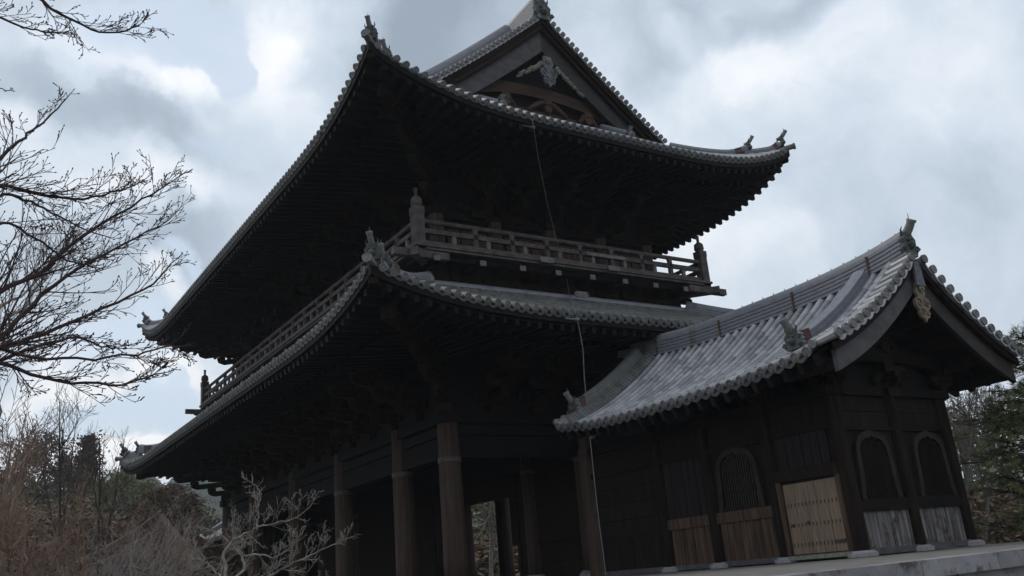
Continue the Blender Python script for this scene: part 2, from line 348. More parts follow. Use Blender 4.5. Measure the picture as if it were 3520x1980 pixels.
# ================================================================== TEMPLE GATE
CX = 17.74
gate = thing('temple_gate', 'huge dark two storey wooden temple gate with sweeping tiled roofs and railed balcony', 'temple gate', (CX, 34.3, -.245))
CY = 34.27
# ---- lower columns
XC = [12.88, 17.74, 22.6]; YC = [23.11, 26.2, 31.04, 35.9, 41.2, 45.43]
zb, zt = -.245, 4.7
mb = MB()
mb.tube([(0, 0, .22), (0, 0, .9), (0, 0, 3.2), (0, 0, 5.0)], [.345, .345, .325, .30], 24)
c0 = mb.build('column', 'column', gate, loc=(XC[0], YC[0], zb), smooth=True)
for p_ in c0.data.polygons: p_.use_smooth = len(p_.vertices) == 4
b = MB(); b.tube([(0, 0, 3.52), (0, 0, 3.66)], .345, 24); b.build('column_band', 'rail', c0, loc=(XC[0], YC[0], zb))
b = MB(); b.tube([(0, 0, -.0), (0, 0, .12), (0, 0, .22)], [.52, .50, .40], 24); b.build('base_stone', 'stone', c0, loc=(XC[0], YC[0], zb))
cols = [c0]
for i, x in enumerate(XC):
    for j, y in enumerate(YC):
        if i == j == 0: continue
        cols.append(inst(c0, (x, y, zb), RN.uniform(0, 6), gate))
# ---- penetrating tie beams between the columns
def beams(mbx, z0, z1, th, x0=XC[0], x1=XC[2], y0=YC[0], y1=YC[-1]):
    mbx.box((x0, y0-th/2, z0), (x1, y0+th/2, z1)); mbx.box((x0, y1-th/2, z0), (x1, y1+th/2, z1))
    mbx.box((x0-th/2, y0, z0), (x0+th/2, y1, z1)); mbx.box((x1-th/2, y0, z0), (x1+th/2, y1, z1))
for (z0, z1, th) in ((3.42, 4.02, .30), (4.08, 4.36, .22), (4.42, 4.72, .46)):
    for a, b_ in (((XC[0], YC[0]), (XC[2], YC[0])), ((XC[0], YC[0]), (XC[0], YC[-1])), ((XC[2], YC[0]), (XC[2], YC[-1])), ((XC[0], YC[-1]), (XC[2], YC[-1])), ((XC[1], YC[0]), (XC[1], YC[-1]))):
        q = MB(); ex = .40 if z0 > 4.3 else 0
        dx, dy = b_[0]-a[0], b_[1]-a[1]; L = math.hypot(dx, dy); dx /= L; dy /= L
        dz = 0 if abs(dx) > .5 else .012
        q.bar((a[0]-dx*ex, a[1]-dy*ex, (z0+z1)/2+dz), (b_[0]+dx*ex, b_[1]+dy*ex, (z0+z1)/2+dz), th, z1-z0)
        q.build('tie_beam', 'beam', gate)
# ---- middle row: plank walls, door jambs and lintel
q = MB()
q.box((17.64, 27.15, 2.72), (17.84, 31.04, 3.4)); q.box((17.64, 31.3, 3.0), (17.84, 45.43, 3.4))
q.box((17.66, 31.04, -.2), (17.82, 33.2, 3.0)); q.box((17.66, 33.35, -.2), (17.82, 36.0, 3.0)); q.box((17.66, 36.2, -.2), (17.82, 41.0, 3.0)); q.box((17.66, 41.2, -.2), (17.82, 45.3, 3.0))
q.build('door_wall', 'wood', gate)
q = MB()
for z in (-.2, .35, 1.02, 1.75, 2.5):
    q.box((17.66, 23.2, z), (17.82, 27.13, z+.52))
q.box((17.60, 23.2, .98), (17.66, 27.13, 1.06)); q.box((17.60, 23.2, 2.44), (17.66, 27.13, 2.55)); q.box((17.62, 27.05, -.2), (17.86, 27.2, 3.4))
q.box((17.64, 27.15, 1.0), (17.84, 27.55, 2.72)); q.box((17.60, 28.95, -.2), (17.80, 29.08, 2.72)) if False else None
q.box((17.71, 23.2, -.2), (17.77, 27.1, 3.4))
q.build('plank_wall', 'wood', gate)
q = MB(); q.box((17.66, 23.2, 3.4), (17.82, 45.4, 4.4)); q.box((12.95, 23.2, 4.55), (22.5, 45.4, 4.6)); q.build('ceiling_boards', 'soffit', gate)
# ---- bracket clusters: stepped arms and bearing blocks
def bracket_mesh(mbx, steps=3, out=.72, rise=.46, w_=.2, L=1.35, diag=False):
    mbx.box((-.28, -.28, 0), (.28, .28, .24))
    sc_ = 1.0 if not diag else 1.35
    for i in range(steps):
        z = .26+i*rise; o = (i+1)*out*sc_
        # arm running outwards (+y is out), with an upward-curved nose
        mbx.prism([(-.35, 0), (o-.12, 0), (o+.10, .10), (o+.16, .23), (-.35, .23)], (-w_/2, 0, z), (0, 1, 0), (0, 0, 1), (w_, 0, 0))
        mbx.box((-.15, o-.15, z+.24), (.15, o+.15, z+.40))
        if not diag:
            l2 = L*(1-.08*i)/2
            yy = o-out
            # cross arm, boat shaped underneath
            mbx.prism([(-l2, .12), (-l2*.75, .02), (-l2*.3, 0), (l2*.3, 0), (l2*.75, .02), (l2, .12), (l2, .22), (-l2, .22)], (0, yy-w_/2+.003, z+.002), (1, 0, 0), (0, 0, 1), (0, w_, 0))
            for a in (-l2+.12, 0, l2-.12):
                mbx.box((a-.13, yy-.13, z+.225), (a+.13, yy+.13, z+.38))
    l2 = L/2; o = steps*out*sc_; z = .26+(steps-1)*rise+.4
    if not diag: mbx.box((-l2, o-.1, z), (l2, o+.1, z+.16))
def ring_positions(x0, x1, y0, y1, nx, ny):
    out = []
    for i in range(nx):
        x = lerp(x0, x1, (i+1)/(nx+1)); out += [((x, y0), math.pi), ((x, y1), 0)]
    for i in range(ny):
        y = lerp(y0, y1, (i+1)/(ny+1)); out += [((x0, y), math.pi/2), ((x1, y), -math.pi/2)]
    return out
def corner_positions(x0, x1, y0, y1):
    return [((x0, y0), math.pi*3/4), ((x1, y0), -math.pi*3/4), ((x0, y1), math.pi/4), ((x1, y1), -math.pi/4)]
def place_brackets(z, x0, x1, y0, y1, nx, ny, **kw):
    q = MB(); bracket_mesh(q, **kw); src = None
    for (p, a) in ring_positions(x0, x1, y0, y1, nx, ny):
        if src is None: src = q.build('bracket', 'wood', gate, loc=(p[0], p[1], z)); src.rotation_euler.z = a
        else: inst(src, (p[0], p[1], z), a, gate)
    q = MB(); bracket_mesh(q, diag=True, **kw); src = None
    for (p, a) in corner_positions(x0, x1, y0, y1):
        if src is None: src = q.build('corner_bracket', 'wood', gate, loc=(p[0], p[1], z)); src.rotation_euler.z = a
        else: inst(src, (p[0], p[1], z), a, gate)
place_brackets(4.74, XC[0], XC[2], YC[0], YC[-1], 5, 12, steps=3, out=.70, rise=.42)
q = MB()
x0, x1, y0, y1 = XC[0]+.02, XC[2]-.02, YC[0]+.02, YC[-1]-.02
for a, b_ in (((x0, y0), (x1, y0)), ((x0, y0), (x0, y1)), ((x1, y0), (x1, y1)), ((x0, y1), (x1, y1))):
    q.bar((a[0], a[1], 5.8), (b_[0], b_[1], 5.8), .08, 2.2)
q.build('wall_board', 'soffit', gate)

def hip_roof_surface(E, I, zp, A, q0, Zmid):
    """E eave rect, I inner rect (x0,x1,y0,y1); zp(v) height gained; corner lift A within q0 of a corner"""
    ex0, ex1, ey0, ey1 = E; ix0, ix1, iy0, iy1 = I
    def lift(s, L): d = min(s, L-s); return A*max(0, 1-max(0, d)/q0)**3.3
    def S(side):
        def P(u, v):
            if side == 'S': return V((u, lerp(ey0, iy0, v), Zmid+zp(v)+lift(u-ex0, ex1-ex0)*(1-v)))
            if side == 'N': return V((u, lerp(ey1, iy1, v), Zmid+zp(v)+lift(u-ex0, ex1-ex0)*(1-v)))
            if side == 'W': return V((lerp(ex0, ix0, v), u, Zmid+zp(v)+lift(u-ey0, ey1-ey0)*(1-v)))
            return V((lerp(ex1, ix1, v), u, Zmid+zp(v)+lift(u-ey0, ey1-ey0)*(1-v)))
        return P
    def vm(side):
        if side in 'SN': return lambda u: max(0, min(1, (u-ex0)/(ix0-ex0), (ex1-u)/(ex1-ix1)))
        return lambda u: max(0, min(1, (u-ey0)/(iy0-ey0), (ey1-u)/(ey1-iy1)))
    return S, vm, lift
def eaves_under(roofobj, E, W, Zmid, lift, drop, z_in, flights=((.10, 1.45, .10), (1.25, None, .20)), pitch=.36):
    """soffit boards and two tiers of rafters; W = wall rect; rises inwards"""
    ex0, ex1, ey0, ey1 = E; wx0, wx1, wy0, wy1 = W
    Dx, Dy = wx0-ex0, wy0-ey0
    def under(side, u, d, extra):
        Dm = Dy if side in 'SN' else Dx
        L0, L1 = (ex0, ex1) if side in 'SN' else (ey0, ey1)
        f = min(1, d/Dm); z = Zmid-drop+(z_in-Zmid+drop)*f+lift(u-L0, L1-L0)*(1-f)-extra
        if side == 'S': return V((u, ey0+d, z))
        if side == 'N': return V((u, ey1-d, z))
        if side == 'W': return V((ex0+d, u, z))
        return V((ex1-d, u, z))
    for side in 'SWNE':
        Dm = Dy if side in 'SN' else Dx; Do = Dx if side in 'SN' else Dy
        a, b_ = (ex0, ex1) if side in 'SN' else (ey0, ey1)
        q = MB(); rows = []
        for d in (.03, Dm*.33, Dm*.66, Dm):
            o = Do*d/Dm
            rows.append([under(side, lerp(a+o, b_-o, i/40.), d, .0) for i in range(41)])
        # fascia that closes tiles to boards
        rows.insert(0, [p+V((0, 0, drop*.92)) for p in rows[0]])
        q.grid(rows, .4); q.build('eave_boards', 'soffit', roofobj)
        for ti, (d0, d1, ext) in enumerate(flights):
            q = MB(); n = int((b_-a)/pitch)
            for i in range(n):
                u = a+(i+.5)*(b_-a)/n
                lim = min(u-a, b_-u)*Dm/Do
                e1 = Dm+.3 if d1 is None else d1
                e1 = min(e1, lim)
                if e1-d0 < .25: continue
                p, r_ = under(side, u, d0, ext+.03), under(side, u, e1, ext*.9+.03)
                q.bar(p, r_, .13, .17, k=RN.random())
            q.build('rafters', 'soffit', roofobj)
            q = MB(); o = d0+.13   # the long board that ties the rafter ends
            pts = [under(side, lerp(a+o, b_-o, i/30.), o, ext-.09) for i in range(31)]
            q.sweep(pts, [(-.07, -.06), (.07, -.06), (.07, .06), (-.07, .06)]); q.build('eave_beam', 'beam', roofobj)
    # hip rafters
    for sx, sy, wxx, wyy in ((ex0, ey0, wx0, wy0), (ex1, ey0, wx1, wy0), (ex0, ey1, wx0, wy1), (ex1, ey1, wx1, wy1)):
        q = MB(); zc = Zmid-drop+lift(0, 10)
        d = V((wxx-sx, wyy-sy, 0)); ln = d.length; d.normalize()
        a = V((sx, sy, zc))+d*.15; c = V((wxx, wyy, z_in-.25))
        q.bar(a+V((0, 0, -.10)), lerp(a, c, .5)+V((0, 0, -.05)), .24, .26)
        a2 = lerp(a, c, .165)+V((0, 0, -.52)); q.bar(a2, c+V((0, 0, -.1)), .30, .34)
        q.bar(a2-d*.02+V((0, 0, -.02)), a2+d*.25+V((0, 0, -.02)), .36, .42)
        q.build('hip_rafter', 'wood', roofobj)
def corner_ridges(roofobj, P, vmS, E, I, fracs, h=.30, wd=.30, orn=.62):
    """hip ridges with end ornaments; fracs = (start,end) pairs along the hip, 0 = eave corner"""
    ex0, ex1, ey0, ey1 = E; ix0, ix1, iy0, iy1 = I
    for cx, cy, jx, jy, s in ((ex0, ey0, ix0, iy0, 'S'), (ex1, ey0, ix1, iy0, 'S'), (ex0, ey1, ix0, iy1, 'N'), (ex1, ey1, ix1, iy1, 'N')):
        PP = P(s)
        def pt(v, dz=0):
            u = lerp(cx, jx, v); return PP(u, v)+V((0, 0, dz))
        out = V((cx-jx, cy-jy, 0)).normalized()
        for k_, (a, b_, hh) in enumerate(fracs):
            path = [pt(lerp(a, b_, i/12), .02+.22*max(0, 1-i/4)**2*(1 if k_ else .8)) for i in range(13)]
            q = MB(); q.sweep(path, prof_ridge(wd, hh, 4 if hh > .3 else 3), k=.5)
            q.build('corner_ridge', 'ridge', roofobj)
            q = MB(); q.sweep(path[1:3], [(wd/2+.035, -.02), (wd/2+.035, hh+.05), (-wd/2-.035, hh+.05), (-wd/2-.035, -.02)], k=.5); q.build('ridge_strap', 'strap', roofobj)
            ornament(roofobj, path[0]+out*.05, out, orn*(1 if k_ == 0 else .95), 1.0)
        # corner tile looking outwards
        q = MB(); q.tube([pt(.06, .05), pt(0, .06)+out*.16], .10, 10); q.disc(pt(0, .06)+out*.19, out+V((0, 0, .12)), .125, .05, 14); q.build('corner_tile', 'tend', roofobj)
# ---- lower roof
E1 = (8.55, 26.93, 18.6, 49.9); I1 = (12.5, 22.98, 22.95, 45.9); Z1 = 6.60
zp1 = lambda v: 1.97*(v*(1-.20*(1-v)))
S1, VM1, lift1 = hip_roof_surface(E1, I1, zp1, .80, 7.3, Z1)
def roof_mesh(name, S, VM, E, I, parent, seg_s, seg_w, D, material='tile', label=None):
    q = MB(); dm = q
    for side in 'SWNE':
        a, b_ = (E[0], E[1]) if side in 'SN' else (E[2], E[3])
        us = rowpos(a+.18, b_-.18)
        sg = seg_s if side == 'S' else seg_w
        slope(q, dm, S(side), us, VM(side), D, seg=sg, nf=6 if side in 'SW' else 4)
        pansheet(q, S(side), us, VM(side), nv=5)
        # bed under the tiles
    o = q.build(name, [material, 'tend', 'pan'], parent, label=label)
    return o
lower = roof_mesh('lower_roof', S1, VM1, E1, I1, gate, .36, .9, 4.6, 'mosstile')
W1 = (12.88, 22.6, 23.11, 45.43)
eaves_under(lower, E1, W1, Z1, lift1, .26, 6.75)
corner_ridges(lower, S1, VM1, E1, I1, ((.05, .22, .26), (.20, 1.0, .34)), orn=.66)
q = MB()   # flashing ridge where the roof meets the balcony wall
for a, b_ in (((I1[0], I1[2]), (I1[1], I1[2])), ((I1[0], I1[3]), (I1[0], I1[2])), ((I1[1], I1[2]), (I1[1], I1[3]))):
    q = MB(); q.sweep([(a[0], a[1], 8.50), (b_[0], b_[1], 8.50)], prof_ridge(.34, .16, 3)); q.build('flashing_ridge', 'ridge', lower)
# ---- balcony: wall, brackets, beams with pale ends, deck, railing
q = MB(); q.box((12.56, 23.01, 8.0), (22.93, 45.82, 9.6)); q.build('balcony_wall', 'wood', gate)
bx0, bx1, by0, by1 = 11.72, 23.76, 22.17, 46.63
bal = MB(); bal.box((bx0, by0, 9.46), (bx1, by1, 9.54)); bal.box((bx0-.05, by0-.05, 9.541), (bx1+.05, by1+.05, 9.625)); bal = bal.build('balcony_floor', 'rail', gate)
q = MB(); q.box((bx0+.22, by0+.22, 9.25), (bx1-.22, by0+.45, 9.455)); q.box((bx0+.22, by0+.45, 9.251), (bx0+.45, by1-.22, 9.454)); q.box((bx1-.45, by0+.45, 9.251), (bx1-.22, by1-.22, 9.454)); q.box((bx0+.45, by1-.45, 9.25), (bx1-.45, by1-.22, 9.455))
q.build('balcony_beam', 'beam', gate)
# joist noses, the cut end paler
nose = MB(); nose.box((-.10, -.16, -.10), (.10, .9, .10)); n0 = None
nxs = [12.35, 13.95, 15.42, 16.8, 18.2, 19.6, 20.98, 22.4]
pl = [((x, by0+.12, 9.22), 0) for x in nxs]+[((bx0+.12, y, 9.22), -math.pi/2) for y in [23.4+1.45*i for i in range(16)]]+[((bx1-.12, y, 9.22), math.pi/2) for y in [23.4+1.45*i for i in range(16)]]
for (p, a) in pl:
    if n0 is None:
        n0 = nose.build('joist', 'beam', gate, loc=p)
        e = MB(); e.box((-.105, -.19, -.105), (.105, -.162, .06)); e.build('joist_end', 'pale', n0, loc=p)
        n0.rotation_euler.z = a
    else: inst(n0, p, a, gate)
for (px, py, sx) in ((bx1-.1, by0+.1, 1), (bx0+.1, by0+.1, -1), (bx0+.1, by1-.1, -1), (bx1-.1, by1-.1, 1)):     # corner beam ends sticking out
    sy = -1 if py < 30 else 1
    q = MB(); q.bar((px-sx*1.2, py-sy*1.2, 9.28), (px+sx*.30, py+sy*.30, 9.28), .26, .24); q.bar((px-sx*1.0, py, 9.30), (px+sx*.85, py, 9.30), .2, .22); q.build('corner_beam_end', 'rail', gate)
# brackets under the balcony
q = MB(); q.box((-.14, -.1, -.5), (.14, .16, -.3)); q.prism([(-.5, .1), (-.35, 0), (.35, 0), (.5, .1), (.5, .18), (-.5, .18)], (0, -.02, -.30), (1, 0, 0), (0, 0, 1), (0, .16, 0))
for a in (-.4, 0, .4): q.box((a-.1, -.06, -.12), (a+.1, .18, .02))
q.prism([(0, 0), (.45, 0), (.6, .1), (.6, .2), (0, .2)], (-.08, 0, -.16), (0, 1, 0), (0, 0, 1), (.16, 0, 0))
s0 = None
for (p, a) in ring_positions(12.62, 22.86, 23.07, 45.75, 8, 16):
    if s0 is None: s0 = q.build('balcony_bracket', 'wood', gate, loc=(p[0], p[1], 9.16)); s0.rotation_euler.z = a
    else: inst(s0, (p[0], p[1], 9.16), a, gate)
# railing
rx0, rx1, ry0, ry1 = 11.88, 23.60, 22.33, 46.47
def rail_run(a, b_, nb, dz=0):
    a, b_ = V(a), V(b_)
    t = MB(); t.tube([a+V((0, 0, 10.42+dz)), b_+V((0, 0, 10.41+dz))], .075, 10); t.build('handrail', 'rail', bal)
    t = MB(); t.bar(a+V((0, 0, 10.10+dz)), b_+V((0, 0, 10.10+dz)), .12, .145); t.build('middle_rail', 'rail', bal)
    t = MB(); t.bar(a+V((0, 0, 9.67+dz)), b_+V((0, 0, 9.68+dz)), .18, .19); t.build('foot_rail', 'rail', bal)
    return
def rp(p): return V((p[0], p[1], 0))
corners = [(rx0, ry0), (rx1, ry0), (rx1, ry1), (rx0, ry1)]
def off(p, q_, e): d = (V((q_[0]-p[0], q_[1]-p[1], 0))).normalized(); return V((p[0], p[1], 0))+d*e
rail_run(off(corners[0], corners[1], .0), off(corners[1], corners[0], .0), 8)
rail_run(off(corners[1], corners[2], .0), off(corners[2], corners[1], .0), 16, .004)
rail_run(off(corners[2], corners[3], .0), off(corners[3], corners[2], .0), 8)
rail_run(off(corners[3], corners[0], .0), off(corners[0], corners[3], .0), 16, .004)
tall = MB(); tall.box((-.07, -.06, 0), (.07, .06, .62)); tall.prism([(-.14, .08), (-.09, 0), (.09, 0), (.14, .08)], (0, -.05, .57), (1, 0, 0), (0, 0, 1), (0, .1, 0)); tall.tube([(0, -.075, .355), (0, .075, .355)], .035, 8)
short = MB(); short.box((-.065, -.045, 0), (.065, .045, .30))
t0 = s0 = None
def bal_place(p, a, kind):
    global t0, s0
    loc = (p[0], p[1], 9.745)
    if kind == 't':
        if t0 is None: t0 = tall.build('rail_strut', 'rail', bal, loc=loc); t0.rotation_euler.z = a
        else: inst(t0, loc, a, bal)
    else:
        if s0 is None: s0 = short.build('baluster', 'pale', bal, loc=loc); s0.rotation_euler.z = a
        else: inst(s0, loc, a, bal)
s0 = None
for i in range(8):
    x = 13.87+(i-0)*1.355; s = 12.95+i*1.38
    if x < 23: bal_place((x, ry0), 0, 't')
    bal_place((s if i else 13.1, ry0), 0, 's')
for i in range(7): bal_place((13.87+i*1.355, ry1), 0, 't'); bal_place((13.1+i*1.38, ry1), 0, 's')
for sx in (rx0, rx1):
    for i in range(17):
        y = ry0+1.4+i*1.36
        bal_place((sx, y), math.pi/2, 't'); bal_place((sx, y-.68), math.pi/2, 's')
p0 = MB()
p0.box((-.16, -.16, -.17), (.16, .16, 1.0)); p0.box((-.175, -.175, 1.0), (.175, .175, 1.23)); p0.tube([(0, 0, 1.23), (0, 0, 1.27)], .13, 12)
p0.tube([(0, 0, 1.27), (0, 0, 1.33), (0, 0, 1.52), (0, 0, 1.60)], [.14, .185, .165, .07], 14); p0.tube([(0, 0, 1.60), (0, 0, 1.78), (0, 0, 1.86)], [.05, .055, .07], 10)
src = p0.build('corner_post', 'rail', bal, loc=(rx0, ry0, 9.60))
for c in corners[1:]: inst(src, (c[0], c[1], 9.60), 0, bal)
# loose pale boards fixed to the balcony, as in the photo
def hexboard(parent, px, py, Y, L, h, tilt=0):
    d = ray(px, py); p = d*(Y/d.y); q = MB()
    q.prism([(-L/2, 0), (-L/2+h*.35, -h/2), (L/2-h*.35, -h/2), (L/2, 0), (L/2-h*.35, h/2), (-L/2+h*.35, h/2)], p, (math.cos(tilt), 0, math.sin(tilt)), (0, 0, 1), (0, .04, 0))
    q.build('wooden_plate', 'pale', parent)
hexboard(bal, 1462, 952, 22.35, .62, .24); hexboard(bal, 1882, 893, 22.05, .60, .18); hexboard(bal, 2112, 922, 22.05, .55, .17); hexboard(bal, 2000, 1012, 22.35, .60, .21); hexboard(bal, 2085, 880, 22.22, 1.7, .12)
# ---- upper storey wall
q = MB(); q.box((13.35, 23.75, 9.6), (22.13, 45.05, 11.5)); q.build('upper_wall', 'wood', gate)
cu = MB(); cu.tube([(0, 0, 0), (0, 0, 1.75)], .24, 14); src = None
for x in (13.3, 15.5, 17.74, 19.98, 22.18):
    for y in (23.7, 45.1):
        if src is None: src = cu.build('upper_column', 'column', gate, loc=(x, y, 9.58))
        else: inst(src, (x, y, 9.58), 0, gate)
for x in (13.3, 22.18):
    for y in (26.2, 28.6, 31.04, 33.5, 35.9, 38.5, 41.2, 43.2): inst(src, (x, y, 9.58), 0, gate)
q = MB()
for x in (13.5, 15.75, 17.99, 20.2):
    q = MB()
    for i in range(3): q.box((x+.15+i*.52, 23.66, 9.62), (x+.6199+i*.52, 23.74, 10.9), RN.random())
    q.build('door_panel', 'brown' if x < 14 else 'plank', gate)
q = MB()
for z in (9.75, 10.98, 11.25): q.box((13.3, 23.60, z), (22.18, 23.74, z+.16)); q.box((13.2, 23.7, z), (13.33, 45.1, z+.16))
q.build('wall_rail', 'beam', gate)
place_brackets(11.35, 13.3, 22.18, 23.7, 45.1, 5, 12, steps=3, out=.80, rise=.48)
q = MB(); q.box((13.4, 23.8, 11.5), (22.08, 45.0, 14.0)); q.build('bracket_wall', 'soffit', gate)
# ---- upper roof (hip and gable)
E2 = (9.2, 26.3, 19.55, 49.05); Z2 = 13.07; RZ = 19.35
g2 = lambda t: t*(1+.18*(1-t))
def zmain(d): return RZ-(RZ-Z2)*g2(max(0, (8.55-d)/8.55))-Z2
GY0, GY1 = 22.57, 46.03              # gable rake planes
WGY0, WGY1 = 23.45, 45.15            # gable walls
def lift2(s, L): d = min(s, L-s); return 1.26*max(0, 1-max(0, d)/7.3)**3.3
DS = WGY0-E2[2]
def S2(side):
    def P(u, v):
        if side in 'SN':
            d = v*DS; y = E2[2]+d if side == 'S' else E2[3]-d
            return V((u, y, Z2+zmain(d)+lift2(u-E2[0], E2[1]-E2[0])*max(0, 1-d/3.9)))
        d = v*8.55; x = E2[0]+d if side == 'W' else E2[1]-d
        gl = .22*max(0, 1-min(abs(u-GY0), abs(u-GY1))/6)**2*(v**1)      # the ridge end sweeps up too
        return V((x, u, Z2+zmain(d)+lift2(u-E2[2], E2[3]-E2[2])*max(0, 1-d/3.9)+gl))
    return P
def VM2(side):
    if side in 'SN': return lambda u: max(0, min(1, (u-E2[0])/DS, (E2[1]-u)/DS))
    def f(u):
        if GY0+.45 < u < GY1-.45: return 1.0
        return max(0, min(1, (u-E2[2])/8.55, (E2[3]-u)/8.55))
    return f
q = MB(); dm = q
for side in 'SWNE':
    a, b_ = (E2[0], E2[1]) if side in 'SN' else (E2[2], E2[3])
    us = rowpos(a+.15, b_-.15, .284)
    if side in 'WE': us = [u for u in us if abs(u-GY0) > .0]
    slope(q, dm, S2(side), us, VM2(side), 3.9 if side in 'SN' else 10.5, seg=.45 if side == 'S' else 1.1, nf=6 if side in 'SW' else 4)
    if side in 'SN': pansheet(q, S2(side), us, VM2(side), nv=4)
    else:
        lo = [u for u in us if u <= GY0+.45]; mi = [u for u in us if GY0+.45 < u < GY1-.45]; hi = [u for u in us if u >= GY1-.45]
        for g in (lo, mi, hi): pansheet(q, S2(side), g, VM2(side), nv=8)
upper = q.build('upper_roof', ['tile', 'tend', 'pan'], gate)
W2 = (13.3, 22.18, 23.7, 45.1)
eaves_under(upper, E2, W2, Z2, lift2, .28, 13.35, flights=((.10, 1.35, .10), (1.02, None, .24)))
I2 = (E2[0]+DS, E2[1]-DS, E2[2]+DS, E2[3]-DS)
corner_ridges(upper, S2, VM2, E2, I2, ((.05, .30, .16), (.27, .80, .15)), orn=.62)

def rake(roofobj, P, sideW, sideE, Yr, sgn, vlo, vhi, n, length=.5, r=.083, long_rows=1, mt='tile', lf=.05):
    """short tiles along a gable edge; sgn = outward y direction (-1 near end)"""
    for sd2 in (sideW, sideE):
        q = MB(); dmm = q; PP = P(sd2)
        def pt(v, y): return PP(y, v)
        for i in range(n):
            v = lerp(vlo, vhi, (i+.5)/n)
            a = pt(v, Yr)+V((0, 0, lf)); b_ = pt(v, Yr-sgn*length)+V((0, 0, lf+.03))
            a.y = Yr; b_.y = Yr-sgn*length
            q.tube([b_, a], [r*.95, r], 8, True, k=RN.random())
            q.m = 1; q.disc(a+V((0, sgn*.02, 0)), (0, sgn, 0), r*1.15, .05, 12, RN.random()); q.m = 0
        # trough tiles between, showing as lips
        for i in range(n-1):
            v0, v1 = lerp(vlo, vhi, (i+.5)/n), lerp(vlo, vhi, (i+1.5)/n)
            row = []
            for j in range(5):
                f = j/4; p = pt(lerp(v0, v1, f), Yr); row.append(V((p.x, Yr-sgn*.0, p.z-.02-.06*4*f*(1-f))))
            q.grid([[p+V((0, 0, -.06)) for p in row], row, [p+V((0, -sgn*length, .03)) for p in row]], RN.random())
        for kx in range(long_rows):     # long cover rows running up beside the edge
            m_ = int(n*1.0)
            for i in range(m_):
                v0, v1 = lerp(vlo, vhi, i/m_), lerp(vlo, vhi, (i+1)/m_)
                yy = Yr-sgn*(length+.06+kx*.27)
                a = pt(v0, yy)+V((0, 0, lf+.06)); b_ = pt(v1, yy)+V((0, 0, lf+.06)); q.tube([a, b_], [r*1.1, r*1.02], 8, i == 0, k=RN.random())
        o = q.build('rake_tiles', [mt, 'tend'], roofobj)
rake(upper, S2, 'W', 'E', GY0, -1, .38, .985, 27, .5, .085, 2); rake(upper, S2, 'W', 'E', GY1, 1, .38, .985, 27, .5, .085, 2)
# barge boards
def barge(parent, P, side, Yb, v0, v1, dz0, h0, h1, th, material, n=16, label=None):
    PP = P(side); q = MB(); top = []; bot = []
    for i in range(n+1):
        v = lerp(v0, v1, i/n); p = PP(Yb, v); x, z = p.x, p.z+dz0
        if i == n: x = CX
        h = lerp(h0, h1, i/n); top.append((x, z)); bot.append((x, z-h))
    for i in range(n):
        a, b_, c, d = bot[i], bot[i+1], top[i+1], top[i]
        y0_, y1_ = Yb, Yb+th
        q.add([(a[0], y0_, a[1]), (b_[0], y0_, b_[1]), (c[0], y0_, c[1]), (d[0], y0_, d[1]), (a[0], y1_, a[1]), (b_[0], y1_, b_[1]), (c[0], y1_, c[1]), (d[0], y1_, d[1])],
              [(0, 1, 2, 3), (7, 6, 5, 4), (0, 4, 5, 1), (3, 2, 6, 7)]+([(0, 3, 7, 4)] if i == 0 else [])+([(1, 5, 6, 2)] if i == n-1 else []))
    return q.build('barge_board', material, parent, label=label)
for side in 'WE':
    barge(upper, S2, side, GY0+.10, .33, 1.0, -.10, .22, .24, .10, 'wood')
    barge(upper, S2, side, GY0+.24, .33, 1.0, -.30, .16, .18, .10, 'brown'); barge(upper, S2, side, GY0+.20, .33, 1.0, -.44, .10, .11, .10, 'wood')
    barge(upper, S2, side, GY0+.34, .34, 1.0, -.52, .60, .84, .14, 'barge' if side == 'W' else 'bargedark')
    barge(upper, S2, side, GY1-.40, .34, 1.0, -.15, .75, .85, .16, 'barge')
    # boards under the gable overhang
    q = MB(); rows = []
    for i in range(17):
        v = lerp(.30, 1, i/16); p = S2(side)(GY0+.1, v); rows.append([V((p.x, y, p.z-.09)) for y in (GY0+.1, WGY0, GY1-.1)])
    q.grid(rows); q.build('gable_soffit', 'wood', upper)
# gable wall with rainbow beam, struts and carvings
q = MB(); q.add([(12.9, WGY0, 15.3), (22.6, WGY0, 15.3), (CX, WGY0, 19.0), (12.9, WGY0+.1, 15.3), (22.6, WGY0+.1, 15.3), (CX, WGY0+.1, 19.0)], [(0, 1, 2), (5, 4, 3), (0, 3, 4, 1), (1, 4, 5, 2), (2, 5, 3, 0)])
q.build('gable_wall', 'soffit', upper)
q = MB(); q.add([(12.9, WGY1, 15.3), (22.6, WGY1, 15.3), (CX, WGY1, 19.0)], [(2, 1, 0)]); q.build('gable_wall', 'soffit', upper)
def rainbow(parent, x0, x1, y, z, h, camber, th, material, n=12):
    q = MB(); top = []; bot = []
    for i in range(n+1):
        f = i/n; a = camber*4*f*(1-f); x = lerp(x0, x1, f); top.append((x, z+h+a)); bot.append((x, z+a*1.25-(.0 if .12 < f < .88 else .06)))
    for i in range(n):
        a, b_, c, d = bot[i], bot[i+1], top[i+1], top[i]
        q.add([(a[0], y, a[1]), (b_[0], y, b_[1]), (c[0], y, c[1]), (d[0], y, d[1]), (a[0], y+th, a[1]), (b_[0], y+th, b_[1]), (c[0], y+th, c[1]), (d[0], y+th, d[1])],
              [(0, 1, 2, 3), (7, 6, 5, 4), (0, 4, 5, 1), (3, 2, 6, 7)]+([(0, 3, 7, 4)] if i == 0 else [])+([(1, 5, 6, 2)] if i == n-1 else []))
    q.build('rainbow_beam', material, parent)
rainbow(upper, 14.9, 20.6, 23.2, 16.05, .50, .25, .2, 'brown'); rainbow(upper, 13.9, 21.6, 23.15, 15.15, .5, .12, .2, 'brown')
